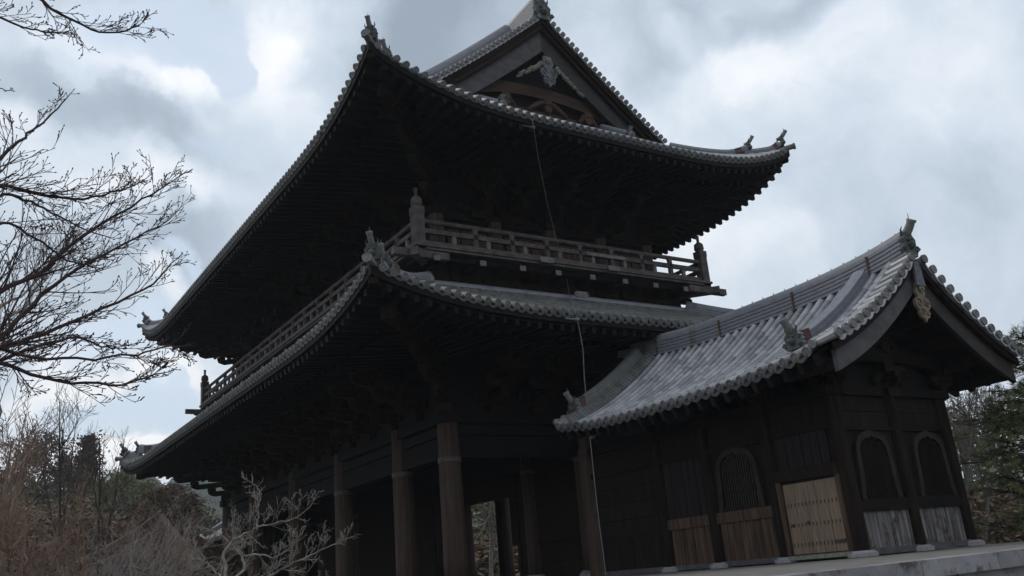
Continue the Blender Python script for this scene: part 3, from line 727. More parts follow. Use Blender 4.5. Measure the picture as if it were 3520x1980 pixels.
def frogleg(parent, x, y, z, wd, h, material='brown'):
    q = MB()
    for s in (-1, 1):
        pts = [(x+s*.10, y, z+h), (x+s*wd*.20, y, z+h*.85), (x+s*wd*.36, y, z+h*.45), (x+s*wd*.5, y, z+.03)]
        q.tube(pts, [.10, .11, .10, .07], 7)
    q.box((x-.16, y-.12, z+h*.82), (x+.16, y+.12, z+h+.14)); q.tube([(x, y-.1, z+h*.45), (x, y+.05, z+h*.45)], [.16, .18], 10)
    q.build('frog_leg_strut', material, parent)
frogleg(upper, CX+.1, 23.1, 15.68, 1.7, .45); frogleg(upper, CX-1.7, 23.1, 15.62, .8, .35); frogleg(upper, CX+1.9, 23.1, 15.62, .8, .35)
# pendant carvings
def gegyo(parent, p, s, material, flower=True, wings=True, wingmat='lichenwood'):
    x, y, z = p; q = MB()
    shp = [(-.17, 0), (-.19, -.16), (-.26, -.32), (-.17, -.48), (-.26, -.50), (-.38, -.60), (-.40, -.78), (-.28, -.90), (-.24, -.92), (-.28, -1.02), (-.20, -1.18), (-.08, -1.20), (0, -1.34),
           (.08, -1.20), (.20, -1.18), (.28, -1.02), (.24, -.92), (.28, -.90), (.40, -.78), (.38, -.60), (.26, -.50), (.17, -.48), (.26, -.32), (.19, -.16), (.17, 0)]
    q.prism([(a*s, b_*s) for a, b_ in shp], (x, y, z), (1, 0, 0), (0, 0, 1), (0, .10*s, 0))
    for sx in (-1, 1):      # raised scrolls
        for (cx_, cz_, r0, tr) in ((.22, -.70, .15, 2.2), (.14, -1.02, .12, 2.0)):
            pts = []
            for i in range(19):
                f = i/18; a = f*tr*math.pi*1.0; rr = r0*(1-.85*f)*s
                pts.append((x+sx*(cx_*s+rr*math.cos(a+1.2)), y-.02, z+cz_*s+rr*math.sin(a+1.2)))
            q.tube(pts, [.028*s]*19, 5, k=1)
    o = q.build('gable_pendant', material, parent)
    if flower:
        q = MB()
        for i in range(6):
            a = i*math.pi/3; q.tube([(x+.08*s*math.cos(a), y-.05, z-.22*s+.08*s*math.sin(a)), (x+.08*s*math.cos(a), y+.02, z-.22*s+.08*s*math.sin(a))], .05*s, 6)
        q.tube([(x, y-.09, z-.22*s), (x, y, z-.22*s)], .06*s, 6); q.build('pendant_boss', wingmat, parent)
    if wings:
        for sx in (-1, 1):
            q = MB()
            for i in range(26):
                f = i/25; bx = x+sx*(.34*s+f*1.15*s); bz = z-(.42+f*.80)*s+RN.uniform(-.07, .07)*s
                if sx > 0: bz = z-(.48+f*.95)*s+RN.uniform(-.07, .07)*s
                rr = (.085-.04*f)*s*RN.uniform(.7, 1.2)
                q.tube([(bx-rr*.4, y, bz), (bx, y-.05, bz), (bx+rr*.4, y-.09, bz+.02)], [rr, rr*1.1, rr*.4], 5)
            q.build('pendant_wing', wingmat, parent)
gegyo(upper, (CX-.02, GY0+.02, 17.78), .95, 'copper')
gegyo(upper, (CX, GY1-.12, 17.9), .95, 'copper', wings=False)
# main ridge, descending ridges and the peak
path = [(CX, y, RZ-.05+.30*(abs(y-CY)/11.8)**3) for y in [GY0+.15+i*(GY1-GY0-.3)/24 for i in range(25)]]
q = MB(); q.sweep(path, prof_ridge(.55, .75, 6)); q.build('main_ridge', 'ridge', upper)
ornament(upper, (CX, GY0+.05, RZ+.05), (0, -1, 0), 1.15, .5, spike=True); ornament(upper, (CX, GY1-.05, RZ+.05), (0, 1, 0), 1.15, .5)
for side in 'WE':
    for Yd in (GY0+1.35, GY1-1.35):
        PP = S2(side); path = [PP(Yd, lerp(.42, .95, i/14))+V((0, 0, .03)) for i in range(15)]
        q = MB(); q.sweep(path, prof_ridge(.36, .55, 5)); q.build('descending_ridge', 'ridge', upper)
        ornament(upper, path[0], (-1 if side == 'W' else 1, 0, 0), .6, .9)
# small ridges on the skirt under the gable with upswept tails
for x in (14.98, 20.45):
    PP = S2('S'); path = [PP(x, lerp(.57, .98, i/8))+V((0, 0, .05)) for i in range(9)]
    q = MB(); q.sweep(path, prof_ridge(.26, .22, 3)); q.build('skirt_ridge', 'ridge', upper); ornament(upper, path[0]+V((0, 0, .02)), (0, -1, 0), .62, .75, spike=False)

# ================================================================== STAIR PAVILION
pav = thing('stair_pavilion', 'dark wooden stair pavilion with grey tiled gable roof, bell windows and pale plank door', 'pavilion', (CX, 16.2, -.245))
SX0, SX1, SY0, SY1 = 14.38, 21.10, 10.52, 20.07; SH = SX1-CX
def gs(t): return t*(1+.41*(1-t))
def S3(side):
    def P(u, v):
        d = v*SH; x = SX0+d if side == 'W' else SX1-d
        c = abs(u-15.28)/4.8
        return V((x, u, 5.60-2.14*gs(1-v)+.34*c**3.2))
    return P
q = MB(); dm = q
us = rowpos(SY0+.55, SY1-.25, .298)
for side in 'WE':
    slope(q, dm, S3(side), us, lambda u: .985, 4.0, r=.086, seg=.34 if side == 'W' else .8, nf=7 if side == 'W' else 4, jit=.003)
    pansheet(q, S3(side), us, lambda u: .985, nv=8)
proof = q.build('pavilion_roof', ['tile', 'tend', 'pan'], pav)
rake(proof, S3, 'W', 'E', SY0, -1, .0, .97, 13, .50, .088, 1, lf=.05)
rake(proof, S3, 'W', 'E', SY1, 1, .03, .97, 12, .30, .085, 1, lf=.03)
q = MB(); path = [V((CX, y, 5.55+.36*(abs(y-15.28)/4.8)**3)) for y in [SY0+.1+i*(SY1-SY0+.4)/20 for i in range(21)]]
q.sweep(path, prof_ridge(.40, .46, 5), k=.5); q.build('ridge', 'ridge', proof)
for y in (11.6, 13.8, 16.3, 18.8):
    q = MB(); zz = 5.55+.36*(abs(y-15.28)/4.8)**3; q.box((CX-.245, y-.022, zz-.02), (CX+.245, y+.022, zz+.44)); q.build('ridge_strap', 'strap', proof)
q = MB()
for i in range(26):
    y = SY0+.4+i*.36; zz = 5.55+.36*(abs(y-15.28)/4.8)**3+.62; q.tube([(CX, y, zz-.03), (CX, y, zz+.05)], [.014, .01], 5)
q.build('ridge_pins', 'nail', proof)
ornament(proof, (CX, SY0+.14, 5.95), (0, -1, 0), .76, .95, r=.115)
# descending ridges with flat cover tiles
for side in 'WE':
    for Yd, hh, mt_ in ((SY0+1.22, .26, 'ridge'), (SY1-.62, .36, 'mosstile')):
        PP = S3(side); path = [PP(Yd, lerp(.10 if Yd < 15 else .13, .93, i/14))+V((0, 0, .05+.10*max(0, 1-i/3)**2)) for i in range(15)]
        q = MB(); pr = []
        n_ = 3; wd = .30
        for i in range(n_): pr += [(wd/2+.02, i*hh/n_), (wd/2+.02, (i+.55)*hh/n_), (wd/2, (i+.55)*hh/n_), (wd/2, (i+1)*hh/n_)]
        pr += [(wd/2+.02, hh), (wd/2+.02, hh+.04), (wd*.25, hh+.085), (-wd*.25, hh+.085), (-wd/2-.02, hh+.04), (-wd/2-.02, hh)]
        pr += [(-x, z) for x, z in reversed(pr[:n_*4])]
        q.sweep(path, pr, k=.6); q.build('descending_ridge', mt_, proof)
        ornament(proof, path[0]+V((-.05 if side == 'W' else .05, 0, .02)), (-1 if side == 'W' else 1, 0, 0), .62, 1.0, r=.12)
        q = MB(); q.sweep(path[1:3], [(.18, -.02), (.18, hh+.09), (-.18, hh+.09), (-.18, -.02)]); q.build('ridge_strap', 'strap', proof)
q = MB()     # mossy short tiles packed beside the inner descending ridge
for i in range(34):
    v = lerp(.02, .93, i/33); a = S3('W')(SY1-.80, v)+V((0, 0, .26)); b_ = S3('W')(SY1-1.22, v)+V((-.10, 0, .04))
    q.tube([a, b_], [.05, .062], 6, k=RN.random())
q.build('short_tiles', 'mosstile', proof)
# upper nails on the eave tiles
q = MB()
for u in us:
    for v in (.055, ):
        p = S3('W')(u, v); q.tube([p+V((0, 0, .09)), p+V((-.01, 0, .15))], .012, 5)
q.build('tile_pins', 'nail', proof)
# eave boards, rafters
for side in 'WE':
    q = MB(); rows = []
    for v in (.0, .04, .3, .6, 1.0):
        rows.append([S3(side)(y, v)+V((.03 if side == 'W' else -.03, 0, -.11-(.0 if v == 0 else .03))) for y in [SY0+.16+i*(SY1-SY0-.3)/20 for i in range(21)]])
    q.grid(rows); q.build('eave_boards', 'soffit', proof)
    q = MB()
    for i in range(22):
        y = SY0+.55+i*(SY1-SY0-.9)/21
        pts = [S3(side)(y, v)+V((0, 0, -.25)) for v in (.012, .25, .5, .8)]
        for a, b_ in zip(pts[:-1], pts[1:]): q.bar(a, b_, .12, .22, k=.5)
    q.build('rafters', 'soffit', proof)
    q = MB(); pts = [S3(side)(SY0+.4+i*(SY1-SY0-.8)/12, .09)+V((0, 0, -.135)) for i in range(13)]; q.sweep(pts, [(-.06, -.04), (.06, -.04), (.06, .05), (-.06, .05)]); q.build('eave_beam', 'beam', proof)
for side in 'WE':
    barge(proof, S3, side, SY0+.10, .04, 1.0, -.08, .16, .18, .10, 'wood', n=14)
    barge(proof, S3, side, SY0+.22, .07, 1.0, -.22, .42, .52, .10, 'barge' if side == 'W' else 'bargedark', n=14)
    for i in range(5): # purlins under the gable overhang
        v = (.12, .33, .55, .75, .96)[i]; p = S3(side)(SY0+.3, v); q = MB(); q.box((p.x-.1, SY0+.34, p.z-.62), (p.x+.1, 12.1, p.z-.40)); q.build('purlin_end', 'wood', proof)
gegyo(proof, (CX, SY0+.12, 5.25), .66, 'tan', flower=True, wings=False)
q = MB(); q.prism([(-.16, -.55), (.16, -.55), (.10, 0), (-.10, 0)], (CX, SY0+.06, 5.72), (1, 0, 0), (0, 0, 1), (0, .05, 0)); q.build('pendant_plate', 'copper', proof)
# ---- frame, walls
PX0, PX1, PY0, PY1 = 15.87, 19.61, 11.98, 20.5
pcol = MB(); pcol.tube([(0, 0, 0), (0, 0, 3.45)], [.165, .155], 16); src = None
for (x, y) in ((PX0, PY0), (CX, PY0), (PX1, PY0), (PX0, 13.88), (PX0, 15.85), (PX0, 17.55), (PX1, 13.88), (PX1, 15.85), (PX1, 17.55), (PX1, 20.4)):
    if src is None:
        src = pcol.build('post', 'wood', pav, loc=(x, y, -.12))
        b = MB(); b.tube([(0, 0, -.12), (0, 0, -.05), (0, 0, 0)], [.30, .30, .22], 16); b.build('base_stone', 'stone', src, loc=(x, y, -.12))
    else: inst(src, (x, y, -.12), 0, pav)
q = MB(); q.tube([(PX0+.12, 20.53, -.245), (PX0+.12, 20.53, 3.25)], .33, 20); q.tube([(PX0+.12, 20.53, 3.25), (PX0+.12, 20.53, 3.55)], .24, 20); q.build('large_post', 'column', pav)
def hb(name, material, boxes, parent=pav, k=True):
    q = MB()
    for a, b_ in boxes: q.box(a, b_, RN.random() if k else .5)
    return q.build(name, material, parent)
# gable end: y just in front of the post line
g = PY0
hb('wall_rail', 'beam', [((PX0, g-.10, .62), (PX1, g+.10, .86))]); hb('wall_rail', 'beam', [((PX0, g-.09, 2.27), (PX1, g+.06, 2.35))])
hb('wall_rail', 'beam', [((PX0-.3, g-.12, 3.02), (PX1+.3, g+.12, 3.24))]); hb('ground_sill', 'barge', [((PX0, g-.11, -.225), (PX1, g+.12, -.10))])
hb('upper_board', 'wood', [((PX0, g-.02, 2.35), (PX1, g+.03, 2.68)), ((PX0, g-.015, 2.69), (PX1, g+.03, 3.02)), ((PX0, g-.02, .86), (PX1, g+.04, 2.27))])
q = MB()
for a, b_ in ((PX0+.17, CX-.17), (CX+.17, PX1-.17)):
    n = 7; wd = (b_-a)/n
    for i in range(n): q.box((a+i*wd+.006, g-.05+.006*(i % 2), -.10), (a+(i+1)*wd-.006, g, .62), RN.random())
q.build('plank_panel', 'plankgrey', pav)
# gable triangle
q = MB(); q.add([(PX0-.3, g+.05, 3.2), (PX1+.3, g+.05, 3.2), (PX1+.3, g+.05, 3.5), (CX, g+.05, 5.4), (PX0-.3, g+.05, 3.5)], [(0, 1, 2, 3, 4)]); q.build('gable_wall', 'soffit', pav)
rainbow(pav, PX0-.15, PX1+.15, g-.22, 3.62, .34, .12, .26, 'beam'); rainbow(pav, PX0+.5, PX1-.5, g-.20, 4.3, .28, .08, .2, 'beam')
frogleg(pav, CX, g-.15, 3.95, 1.1, .38, 'wood'); frogleg(pav, CX, g-.1, 3.26, 1.0, .38, 'wood')
pb = MB(); bracket_mesh(pb, steps=1, out=.35, rise=.3, w_=.14, L=.9); sb = None
for (x, y, a) in ((PX0, PY0, math.pi*.75), (PX1, PY0, -math.pi*.75), (PX0, 13.88, math.pi/2), (PX0, 15.85, math.pi/2), (PX0, 17.55, math.pi/2), (CX, PY0, math.pi)):
    sz = .8
    if sb is None: sb = pb.build('bracket', 'wood', pav, loc=(x, y, 3.0)); sb.rotation_euler.z = a; sb.scale = (sz, sz, sz)
    else: inst(sb, (x, y, 3.0), a, pav, (sz, sz, sz))
def bell_window(cx_, z0, z1, wd, org, ax, out, parent=pav):
    """bell-shaped window: swept frame, vertical lattice, dark backing"""
    ax, out = V(ax), V(out); Z = V((0, 0, 1)); O = V(org)+ax*cx_+Z*0
    h = z1-z0
    half = [(.57, 0), (.53, .2), (.505, .42), (.50, .60), (.495, .70), (.465, .80), (.39, .885), (.27, .945), (.13, .972), (.04, .985), (0, 1.0)]
    pts = [(x*wd, z0+y*h) for x, y in half]; full = pts+[(-x, z) for x, z in reversed(pts[:-1])]
    q = MB(); q.sweep([O+ax*x+Z*z+out*.05 for x, z in full], [(-.065, -.045), (.065, -.045), (.065, .045), (-.065, .045)], up=out); f = q.build('window', 'frame', parent)
    q = MB()
    for i in range(15):
        x = (-.46+.92*(i+.5)/15)*wd*1.05; ax_ = abs(x)/wd
        top = z0+h*(.955 if ax_ < .15 else .92 if ax_ < .27 else .86 if ax_ < .39 else .76 if ax_ < .45 else .60)
        q.bar(O+ax*x+Z*z0+out*.035, O+ax*x+Z*(top-.04)+out*.035, .022, .03, up=out)
    for z in (z0+h*.3, z0+h*.6): q.bar(O-ax*wd*.48+Z*z+out*.028, O+ax*wd*.48+Z*z+out*.028, .02, .02, up=out)
    q.build('window_lattice', 'wood', f)
    q = MB(); q.add([O+ax*x*.97+Z*z+out*.022 for x, z in full], [tuple(range(len(full)))]); q.build('window_backing', 'nail', f)
bell_window(16.74, .86, 2.22, 1.05, (0, g-.02, 0), (1, 0, 0), (0, -1, 0)); bell_window(18.72, .86, 2.22, 1.05, (0, g-.02, 0), (1, 0, 0), (0, -1, 0))
# front wall (faces the court), door bay, bell window bay, plank bays
f = PX0
hb('ground_sill', 'barge', [((f-.11, PY0+.1, -.22), (f+.12, 20.2, -.105))])
hb('wall_rail', 'beam', [((f-.12, PY0, 3.01), (f+.12, 20.3, 3.23))]); hb('wall_rail', 'beam', [((f-.10, PY0, 2.36), (f+.10, 20.3, 2.50))])
hb('wall_rail', 'plank', [((f-.09, 13.9, .74), (f+.08, 17.5, .98))])
hb('upper_board', 'wood', [((f-.02, PY0, 2.5), (f+.03, 20.3, 3.01))])
def planks(a, b_, z0, z1, n, material, px=f, name='plank_panel'):
    q = MB(); wd = (b_-a)/n
    for i in range(n): q.box((px-.04-.007*(i % 2), a+i*wd+.006, z0), (px+.01, a+(i+1)*wd-.006, z1), RN.random())
    return q.build(name, material, pav)
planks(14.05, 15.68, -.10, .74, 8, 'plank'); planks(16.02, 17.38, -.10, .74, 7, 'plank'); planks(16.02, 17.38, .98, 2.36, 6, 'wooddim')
hb('upper_board', 'wood', [((f-.02, 14.0, .98), (f+.03, 15.7, 2.36))])
bell_window(14.87, .99, 2.34, 1.15, (f-.02, 0, 0), (0, 1, 0), (-1, 0, 0))
hb('horizontal_boards', 'wood', [((f-.03-.012*(i % 2), 17.7, z), (f+.03, 20.3, z+.41)) for i, z in enumerate([-.10, .32, .74, 1.16, 1.58, 2.0])]); hb('wall_rail', 'beam', [((f-.07, 17.7, .62), (f-.045, 20.2, .70))]); hb('board_batten', 'beam', [((f-.06, 18.9, -.1), (f-.045, 19.0, .62))])
for y in (13.72, 12.14): hb('door_jamb', 'plank', [((f-.12, y-.07, -.105), (f+.1, y+.07, 1.55))])
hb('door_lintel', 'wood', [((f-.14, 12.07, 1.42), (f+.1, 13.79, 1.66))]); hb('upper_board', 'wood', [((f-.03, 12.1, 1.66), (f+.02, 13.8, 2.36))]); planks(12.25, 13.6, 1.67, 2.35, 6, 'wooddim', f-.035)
hb('door_sill', 'lichenwood', [((f-.20, 12.0, -.20), (f-.115, 13.85, -.12))])
q = MB(); n = 5; wd = (13.63-12.23)/n
for i in range(n): q.box((f-.075, 12.23+i*wd+.004, -.09), (f-.02, 12.23+(i+1)*wd-.004, 1.36), RN.random())
door = q.build('door', 'door', pav)
q = MB(); q.box((f-.07, 12.22, 1.36), (f-.01, 13.64, 1.42)); q.build('door_top_rail', 'wood', door)
for z in (.10, .50, .92):
    for i in range(14):
        q = MB(); y = 12.30+i*.098; q.prism([(-.011, .02), (0, .035), (.011, .02), (0, -.05)], (f-.088, y, z), (0, 1, 0), (0, 0, 1), (.014, 0, 0)); q.build('nail', 'nail', door)
q = MB(); q.tube([(f-.11, 13.1, .53), (f-.07, 13.1, .53)], .035, 10); q.build('door_pull', 'nail', door)
q = MB(); q.tube([(f-.11, 13.52, .50), (f-.07, 13.52, .50)], .03, 8); q.build('door_pull', 'nail', door)
q = MB(); q.box((f-.10, 12.25, .08), (f-.078, 12.52, .14)); q.build('door_latch', 'nail', door)
# other walls of the pavilion
hb('inner_lining', 'soffit', [((PX0+.06, PY0+.08, -.2), (PX0+.12, 20.3, 3.3)), ((PX0+.12, PY0+.08, -.2), (PX1-.1, PY0+.14, 3.3))]); hb('back_wall', 'wood', [((PX1-.03, PY0, -.2), (PX1+.03, 20.4, 3.2))])

# the twin pavilion at the far end of the gate
def deep(o, parent):
    c = o.copy(); COL.objects.link(c); c.parent = parent
    for ch in o.children: deep(ch, c)
    return c
far = deep(pav, None); far.location = (CX, 2*CY-16.2, -.245+EYE); far.rotation_euler = (0, 0, math.pi)
far['label'] = 'far twin stair pavilion half hidden behind the left end of the gate'
pav['group'] = far['group'] = 'stair pavilions at the two ends of the gate'
# ================================================================== PODIUM, GROUND
pod = thing('stone_podium', 'pale stone podium with granite coping under the gate and pavilion', 'podium', (18, 30, -1.6))
q = MB(); q.box((7.3, 7.0, -1.6), (20.5, 20.9, -.30)); q.build('podium_wall', 'stone', pod)
q = MB(); q.box((7.3, 20.9, -1.6), (26.5, 62.0, -.30)); q.build('podium_wall', 'stone', pod)
q = MB(); q.box((7.40, 21.0, -.301), (26.2, 61.7, -.250)); q.build('podium_paving', 'paving', pod)
q = MB(); q.box((7.40, 7.35, -.30), (20.2, 20.998, -.249)); q.build('podium_paving', 'paving', pod)
q = MB(); x = 6.9
while x < 20:
    L = RN.uniform(1.1, 1.9); q.box((x+.013, 6.85, -.45), (min(x+L, 20.6), 7.35, -.246+RN.uniform(-.004, .004)), RN.random()); x += L
y = 7.36
while y < 55:
    L = RN.uniform(1.1, 1.9); q.box((6.9, y+.006, -.45), (7.4, y+L, -.246+RN.uniform(-.004, .004)), RN.random()); y += L
y = 7.36
while y < 20.5:
    L = RN.uniform(1.1, 1.9); q.box((20.2, y+.006, -.45), (20.6, y+L, -.246+RN.uniform(-.004, .004)), RN.random()); y += L
q.build('coping', 'stone', pod)
for i in range(8): q = MB(); q.box((7.5+i*1.75, 6.96, -1.55), (7.68+i*1.75, 7.02, -.452), RN.random()); q.build('podium_post', 'stone', pod)
q = MB(); q.add([(-2500, -600, -1.6), (2500, -600, -1.6), (2500, 4000, -1.6), (-2500, 4000, -1.6)], [(0, 1, 2, 3)]); stru(q.build('ground', 'ground'))
# ---- lightning conductor cable with its stand-off rods
cab = thing('conductor_cable', 'thin green grey conductor cable hanging down in front of both roofs to the podium', 'cable', (14.5, 18.5, -.245))
def aty(px, py, y): d = ray(px, py); return d*(y/d.y)
q = MB(); q.tube([aty(1700, 405, 20.3), aty(1820, 395, 19.62), aty(1830, 415, 19.5), aty(1835, 440, 19.55), aty(1848, 530, 20.1), aty(1862, 600, 20.6), aty(1880, 695, 21.1), aty(1902, 780, 21.6), aty(1925, 870, 22.1), aty(1945, 945, 22.6), aty(1957, 1010, 22.86)], .012, 6); q.build('upper_run', 'cable', cab)
q = MB(); q.tube([aty(1957, 1010, 22.86), aty(1962, 1035, 20.5), aty(1973, 1060, 18.55), aty(1977, 1075, 18.40), aty(1985, 1100, 18.45), aty(1995, 1150, 18.5), aty(2004, 1200, 18.5), aty(2008, 1290, 18.5), aty(2016, 1380, 18.5), aty(2025, 1470, 18.5), aty(2037, 1590, 18.5), aty(2055, 1760, 18.5), aty(2083, 1975, 18.4)], .012, 6); q.build('lower_run', 'cable', cab)
for a, b_, ya, yb in (((1740, 422), (1833, 437), 19.9, 19.6), ((1885, 1090), (1985, 1098), 18.9, 18.45), ((2140, 1440), (2035, 1503), 18.6, 18.45)):
    q = MB(); q.tube([aty(*a, ya), aty(*b_, yb)], .026, 7); q.tube([aty(*b_, yb)+V((-.06, 0, 0)), aty(*b_, yb)+V((.05, 0, 0))], .045, 8); q.build('standoff_rod', 'cable', cab)

# ================================================================== TREES
def resample(pts, n):
    pts = [V(p) for p in pts]; out = []
    L = len(pts)
    for i in range(n+1):
        t = i/n*(L-1); k = min(int(t), L-2); f = t-k
        p0, p1, p2, p3 = pts[max(k-1, 0)], pts[k], pts[k+1], pts[min(k+2, L-1)]
        out.append(.5*((2*p1)+(p2-p0)*f+(2*p0-5*p1+4*p2-p3)*f*f+(3*p1-p0-3*p2+p3)*f**3))
    return out
def twig(mb, rng, p, d, L, r, lev, bud, up=.25, wob=.18, kids=(4, 5, 3), tmin=.004, ang=(28, 60), nseg=5, flat=None):
    pts = [V(p)]; d = V(d).normalized(); n = nseg if lev > 0 else nseg-1; cur = d.copy()
    for i in range(n):
        cur = (cur+V((rng.gauss(0, wob), rng.gauss(0, wob), rng.gauss(0, wob)+up*.35))*.6).normalized()
        pts.append(pts[-1]+cur*(L/n))
    rad = [max(tmin, r*(1-.7*i/n)) for i in range(n+1)]
    mb.tube(pts, rad, 4 if lev > 0 else 3, False)
    if bud and lev == 0: mb.tube([pts[-1]-cur*bud, pts[-1]+cur*bud*1.5, pts[-1]+cur*bud*3], [rad[-1], bud, .001], 4, False)
    if lev > 0:
        nk = kids[min(lev-1, len(kids)-1)]
        for k in range(nk):
            t = (k+rng.uniform(.3, 1))/nk*.92+.05; ii = min(int(t*n), n-1); f = t*n-ii
            q_ = pts[ii].lerp(pts[ii+1], f); tg = (pts[ii+1]-pts[ii]).normalized()
            a = V((rng.gauss(0, 1), rng.gauss(0, 1), rng.gauss(0, 1)))
            if flat is not None: a = flat*rng.choice((-1, 1))*1.0+a*.35
            ax = tg.cross(a.normalized()) if flat is None else a.normalized()
            if ax.length < .1: ax = V((0, 0, 1)).cross(tg)
            dd = Matrix.Rotation(R(rng.uniform(*ang)), 3, ax.normalized()) @ tg; dd.z += up*.5
            twig(mb, rng, q_, dd, L*rng.uniform(.34, .62)*(1-.35*t), rad[ii]*.62, lev-1, bud, up, wob, kids, tmin, ang, nseg, flat)
    return pts
def limb(mb, rng, pts, r0, r1, n=22, nk=14, Lk=1.0, lev=2, bud=.008, start=.15, up=.22, tmin=.004, jig=.02, flat=FW, kids=(4, 5), ang=(25, 58), wob=.12):
    P_ = resample(pts, n)
    P_ = [p+V((rng.gauss(0, jig), rng.gauss(0, jig), rng.gauss(0, jig))) if 0 < i < n else p for i, p in enumerate(P_)]
    rad = [lerp(r0, r1, (i/n)**.8) for i in range(n+1)]
    mb.tube(P_, rad, 7, False)
    for k in range(nk):
        t = start+(1-start)*(k+rng.random())/nk*.98; ii = min(int(t*n), n-1); q_ = P_[ii].lerp(P_[ii+1], t*n-ii); tg = (P_[ii+1]-P_[ii]).normalized()
        ax = (flat*(1 if rng.random() < .62 else -1)*-1+V((rng.gauss(0, .4), rng.gauss(0, .4), rng.gauss(0, .4)))).normalized()
        dd = Matrix.Rotation(R(rng.uniform(*ang))*(1), 3, ax) @ tg
        twig(mb, rng, q_, dd, Lk*rng.uniform(.5, 1.15)*(1.1-.65*t), max(tmin, rad[ii]*.38), lev, bud, up, wob, kids, tmin, ang, 5, None)
    twig(mb, rng, P_[-1], (P_[-1]-P_[-2]), Lk*.3, r1, 1, bud, up, wob, kids, tmin)
def D(x, y, dist): return at(x*1.3665, y*1.3665, dist)      # positions read off a 2576 pixel wide view
def bare_tree(name, label, cat, base, trunk, limbs, seed, material='bark', group=None, r_trunk=.13, **kw):
    rng = random.Random(seed); t = thing(name, label, cat, base, group)
    q = MB(); P_ = resample([base]+trunk, 14); q.tube(P_, [lerp(r_trunk, r_trunk*.55, i/14) for i in range(15)], 10, True)
    q.build('trunk', material, t)
    for (pts, r0, r1, nk, Lk) in limbs:
        q = MB(); limb(q, rng, pts, r0, r1, nk=int(nk*1.2), Lk=Lk, **kw); q.build('branch', material, t)
    return t
# big maple whose limbs reach in from the left
tb = D(-420, 1700, 8.0); tb.z = -1.6
A0 = D(-420, 1150, 8.0); A1 = D(-330, 850, 8.0); A2 = D(-300, 500, 8.2); A3 = D(-250, 150, 8.4)
bare_tree('maple_tree', 'big bare reddish maple with budding limbs reaching in from the left edge', 'bare tree', tb, [A0, A1, A2, A3],
    [([A1, D(-120, 540, 8), D(0, 400, 8), D(60, 345, 8.1), D(110, 305, 8.2), D(165, 250, 8.3)], 0.0252, .0055, 9, 0.55),
     ([A1, D(-100, 520, 8), D(0, 470, 8), D(100, 487, 8.1), D(200, 500, 8.2), D(290, 483, 8.3), D(350, 460, 8.4)], 0.0252, .0055, 20, 0.68),
     ([A1, D(-100, 560, 7.6), D(0, 492, 7.7), D(60, 502, 7.8), D(120, 530, 8), D(180, 560, 8), D(250, 590, 8)], 0.0187, .0055, 15, 0.55),
     ([A1, D(-120, 800, 8), D(0, 735, 8), D(100, 685, 8.1), D(200, 600, 8.3), D(290, 545, 8.4), D(380, 490, 8.5), D(430, 458, 8.6)], 0.0302, .0055, 26, 0.83),
     ([A1, D(-100, 900, 8.4), D(0, 845, 8.5), D(70, 780, 8.6), D(150, 705, 8.7), D(250, 645, 8.8), D(340, 598, 8.9), D(415, 560, 9)], 0.0360, .0055, 26, 0.83),
     ([A0, D(-100, 930, 8.4), D(0, 875, 8.6), D(90, 850, 8.6), D(200, 800, 8.8), D(320, 752, 8.9), D(400, 700, 9), D(440, 655, 9.2)], 0.0324, .0055, 20, 0.66),
     ([A0, D(-100, 960, 8), D(0, 908, 8), D(100, 870, 8.1), D(190, 850, 8.1), D(260, 870, 8.2), D(300, 880, 8.3)], 0.0230, .0055, 14, 0.55),
     ([A0, D(-100, 930, 7.6), D(0, 915, 7.7), D(90, 945, 7.8), D(200, 965, 7.9), D(300, 968, 8), D(370, 950, 8.1), D(400, 940, 8.1)], 0.0230, .0055, 22, 0.50),
     ([A0, D(-100, 900, 7.4), D(0, 880, 7.5), D(100, 900, 7.6), D(220, 905, 7.7), D(330, 893, 7.8), D(410, 873, 7.9), D(450, 872, 7.9)], 0.0187, .0055, 18, 0.42),
     ([A2, D(-100, 640, 7.8), D(0, 560, 8), D(90, 600, 8), D(160, 650, 8), D(230, 670, 8.2)], 0.0187, .0055, 13, 0.55),
     ([A3, D(-120, 20, 8), D(0, 45, 8), D(60, 70, 8), D(110, 80, 8), D(165, 83, 8)], 0.0158, .0055, 10, 0.31),
     ([A3, D(-100, -60, 8), D(60, -25, 8), D(140, 25, 8), D(200, 60, 8), D(265, 82, 8), D(330, 72, 8), D(352, 62, 8)], 0.0216, .0055, 17, 0.46),
     ([A3, D(-80, 250, 8), D(-20, 225, 8), D(20, 228, 8)], 0.0086, .004, 3, 0.13)], 11, tmin=.0026, bud=.0062, wob=.07, kids=(3, 3), ang=(20, 46), jig=.007, up=.16)
# finer bare trees further off behind it
def spray_tree(name, label, cat, px, ybase, dist, ptop, seed, material, n=7, spread=260, lev=3, Lk=1.6, tmin=.008, r0=.12, group=None, kids=(4, 4, 4), lean=0):
    base = D(px, ybase, dist); base.z = -1.6; rng = random.Random(seed); t = thing(name, label, cat, base, group)
    top = D(px+lean, ptop, dist); mid = base.lerp(top, .35); q = MB(); q.tube(resample([base, mid+V((rng.uniform(-.2, .2), 0, 0)), base.lerp(top, .75), top], 12), [lerp(r0, r0*.15, i/12) for i in range(13)], 8, True); q.build('trunk', material, t)
    for k in range(n):
        f = .30+.6*(k+rng.random()*.6)/n; p = base.lerp(top, f); q = MB()
        e = D(px+lean+rng.uniform(-spread, spread), lerp(ptop+120, ptop-10, rng.random()), dist+rng.uniform(-1.5, 1.5))
        limb(q, rng, [p, p.lerp(e, .45)+V((0, 0, -.1)), p.lerp(e, .8), e], r0*.45, tmin*1.2, n=12, nk=10, Lk=Lk, lev=lev-1, bud=0, tmin=tmin, kids=kids, jig=.03, up=.35)
        q.build('branch', material, t)
    return t
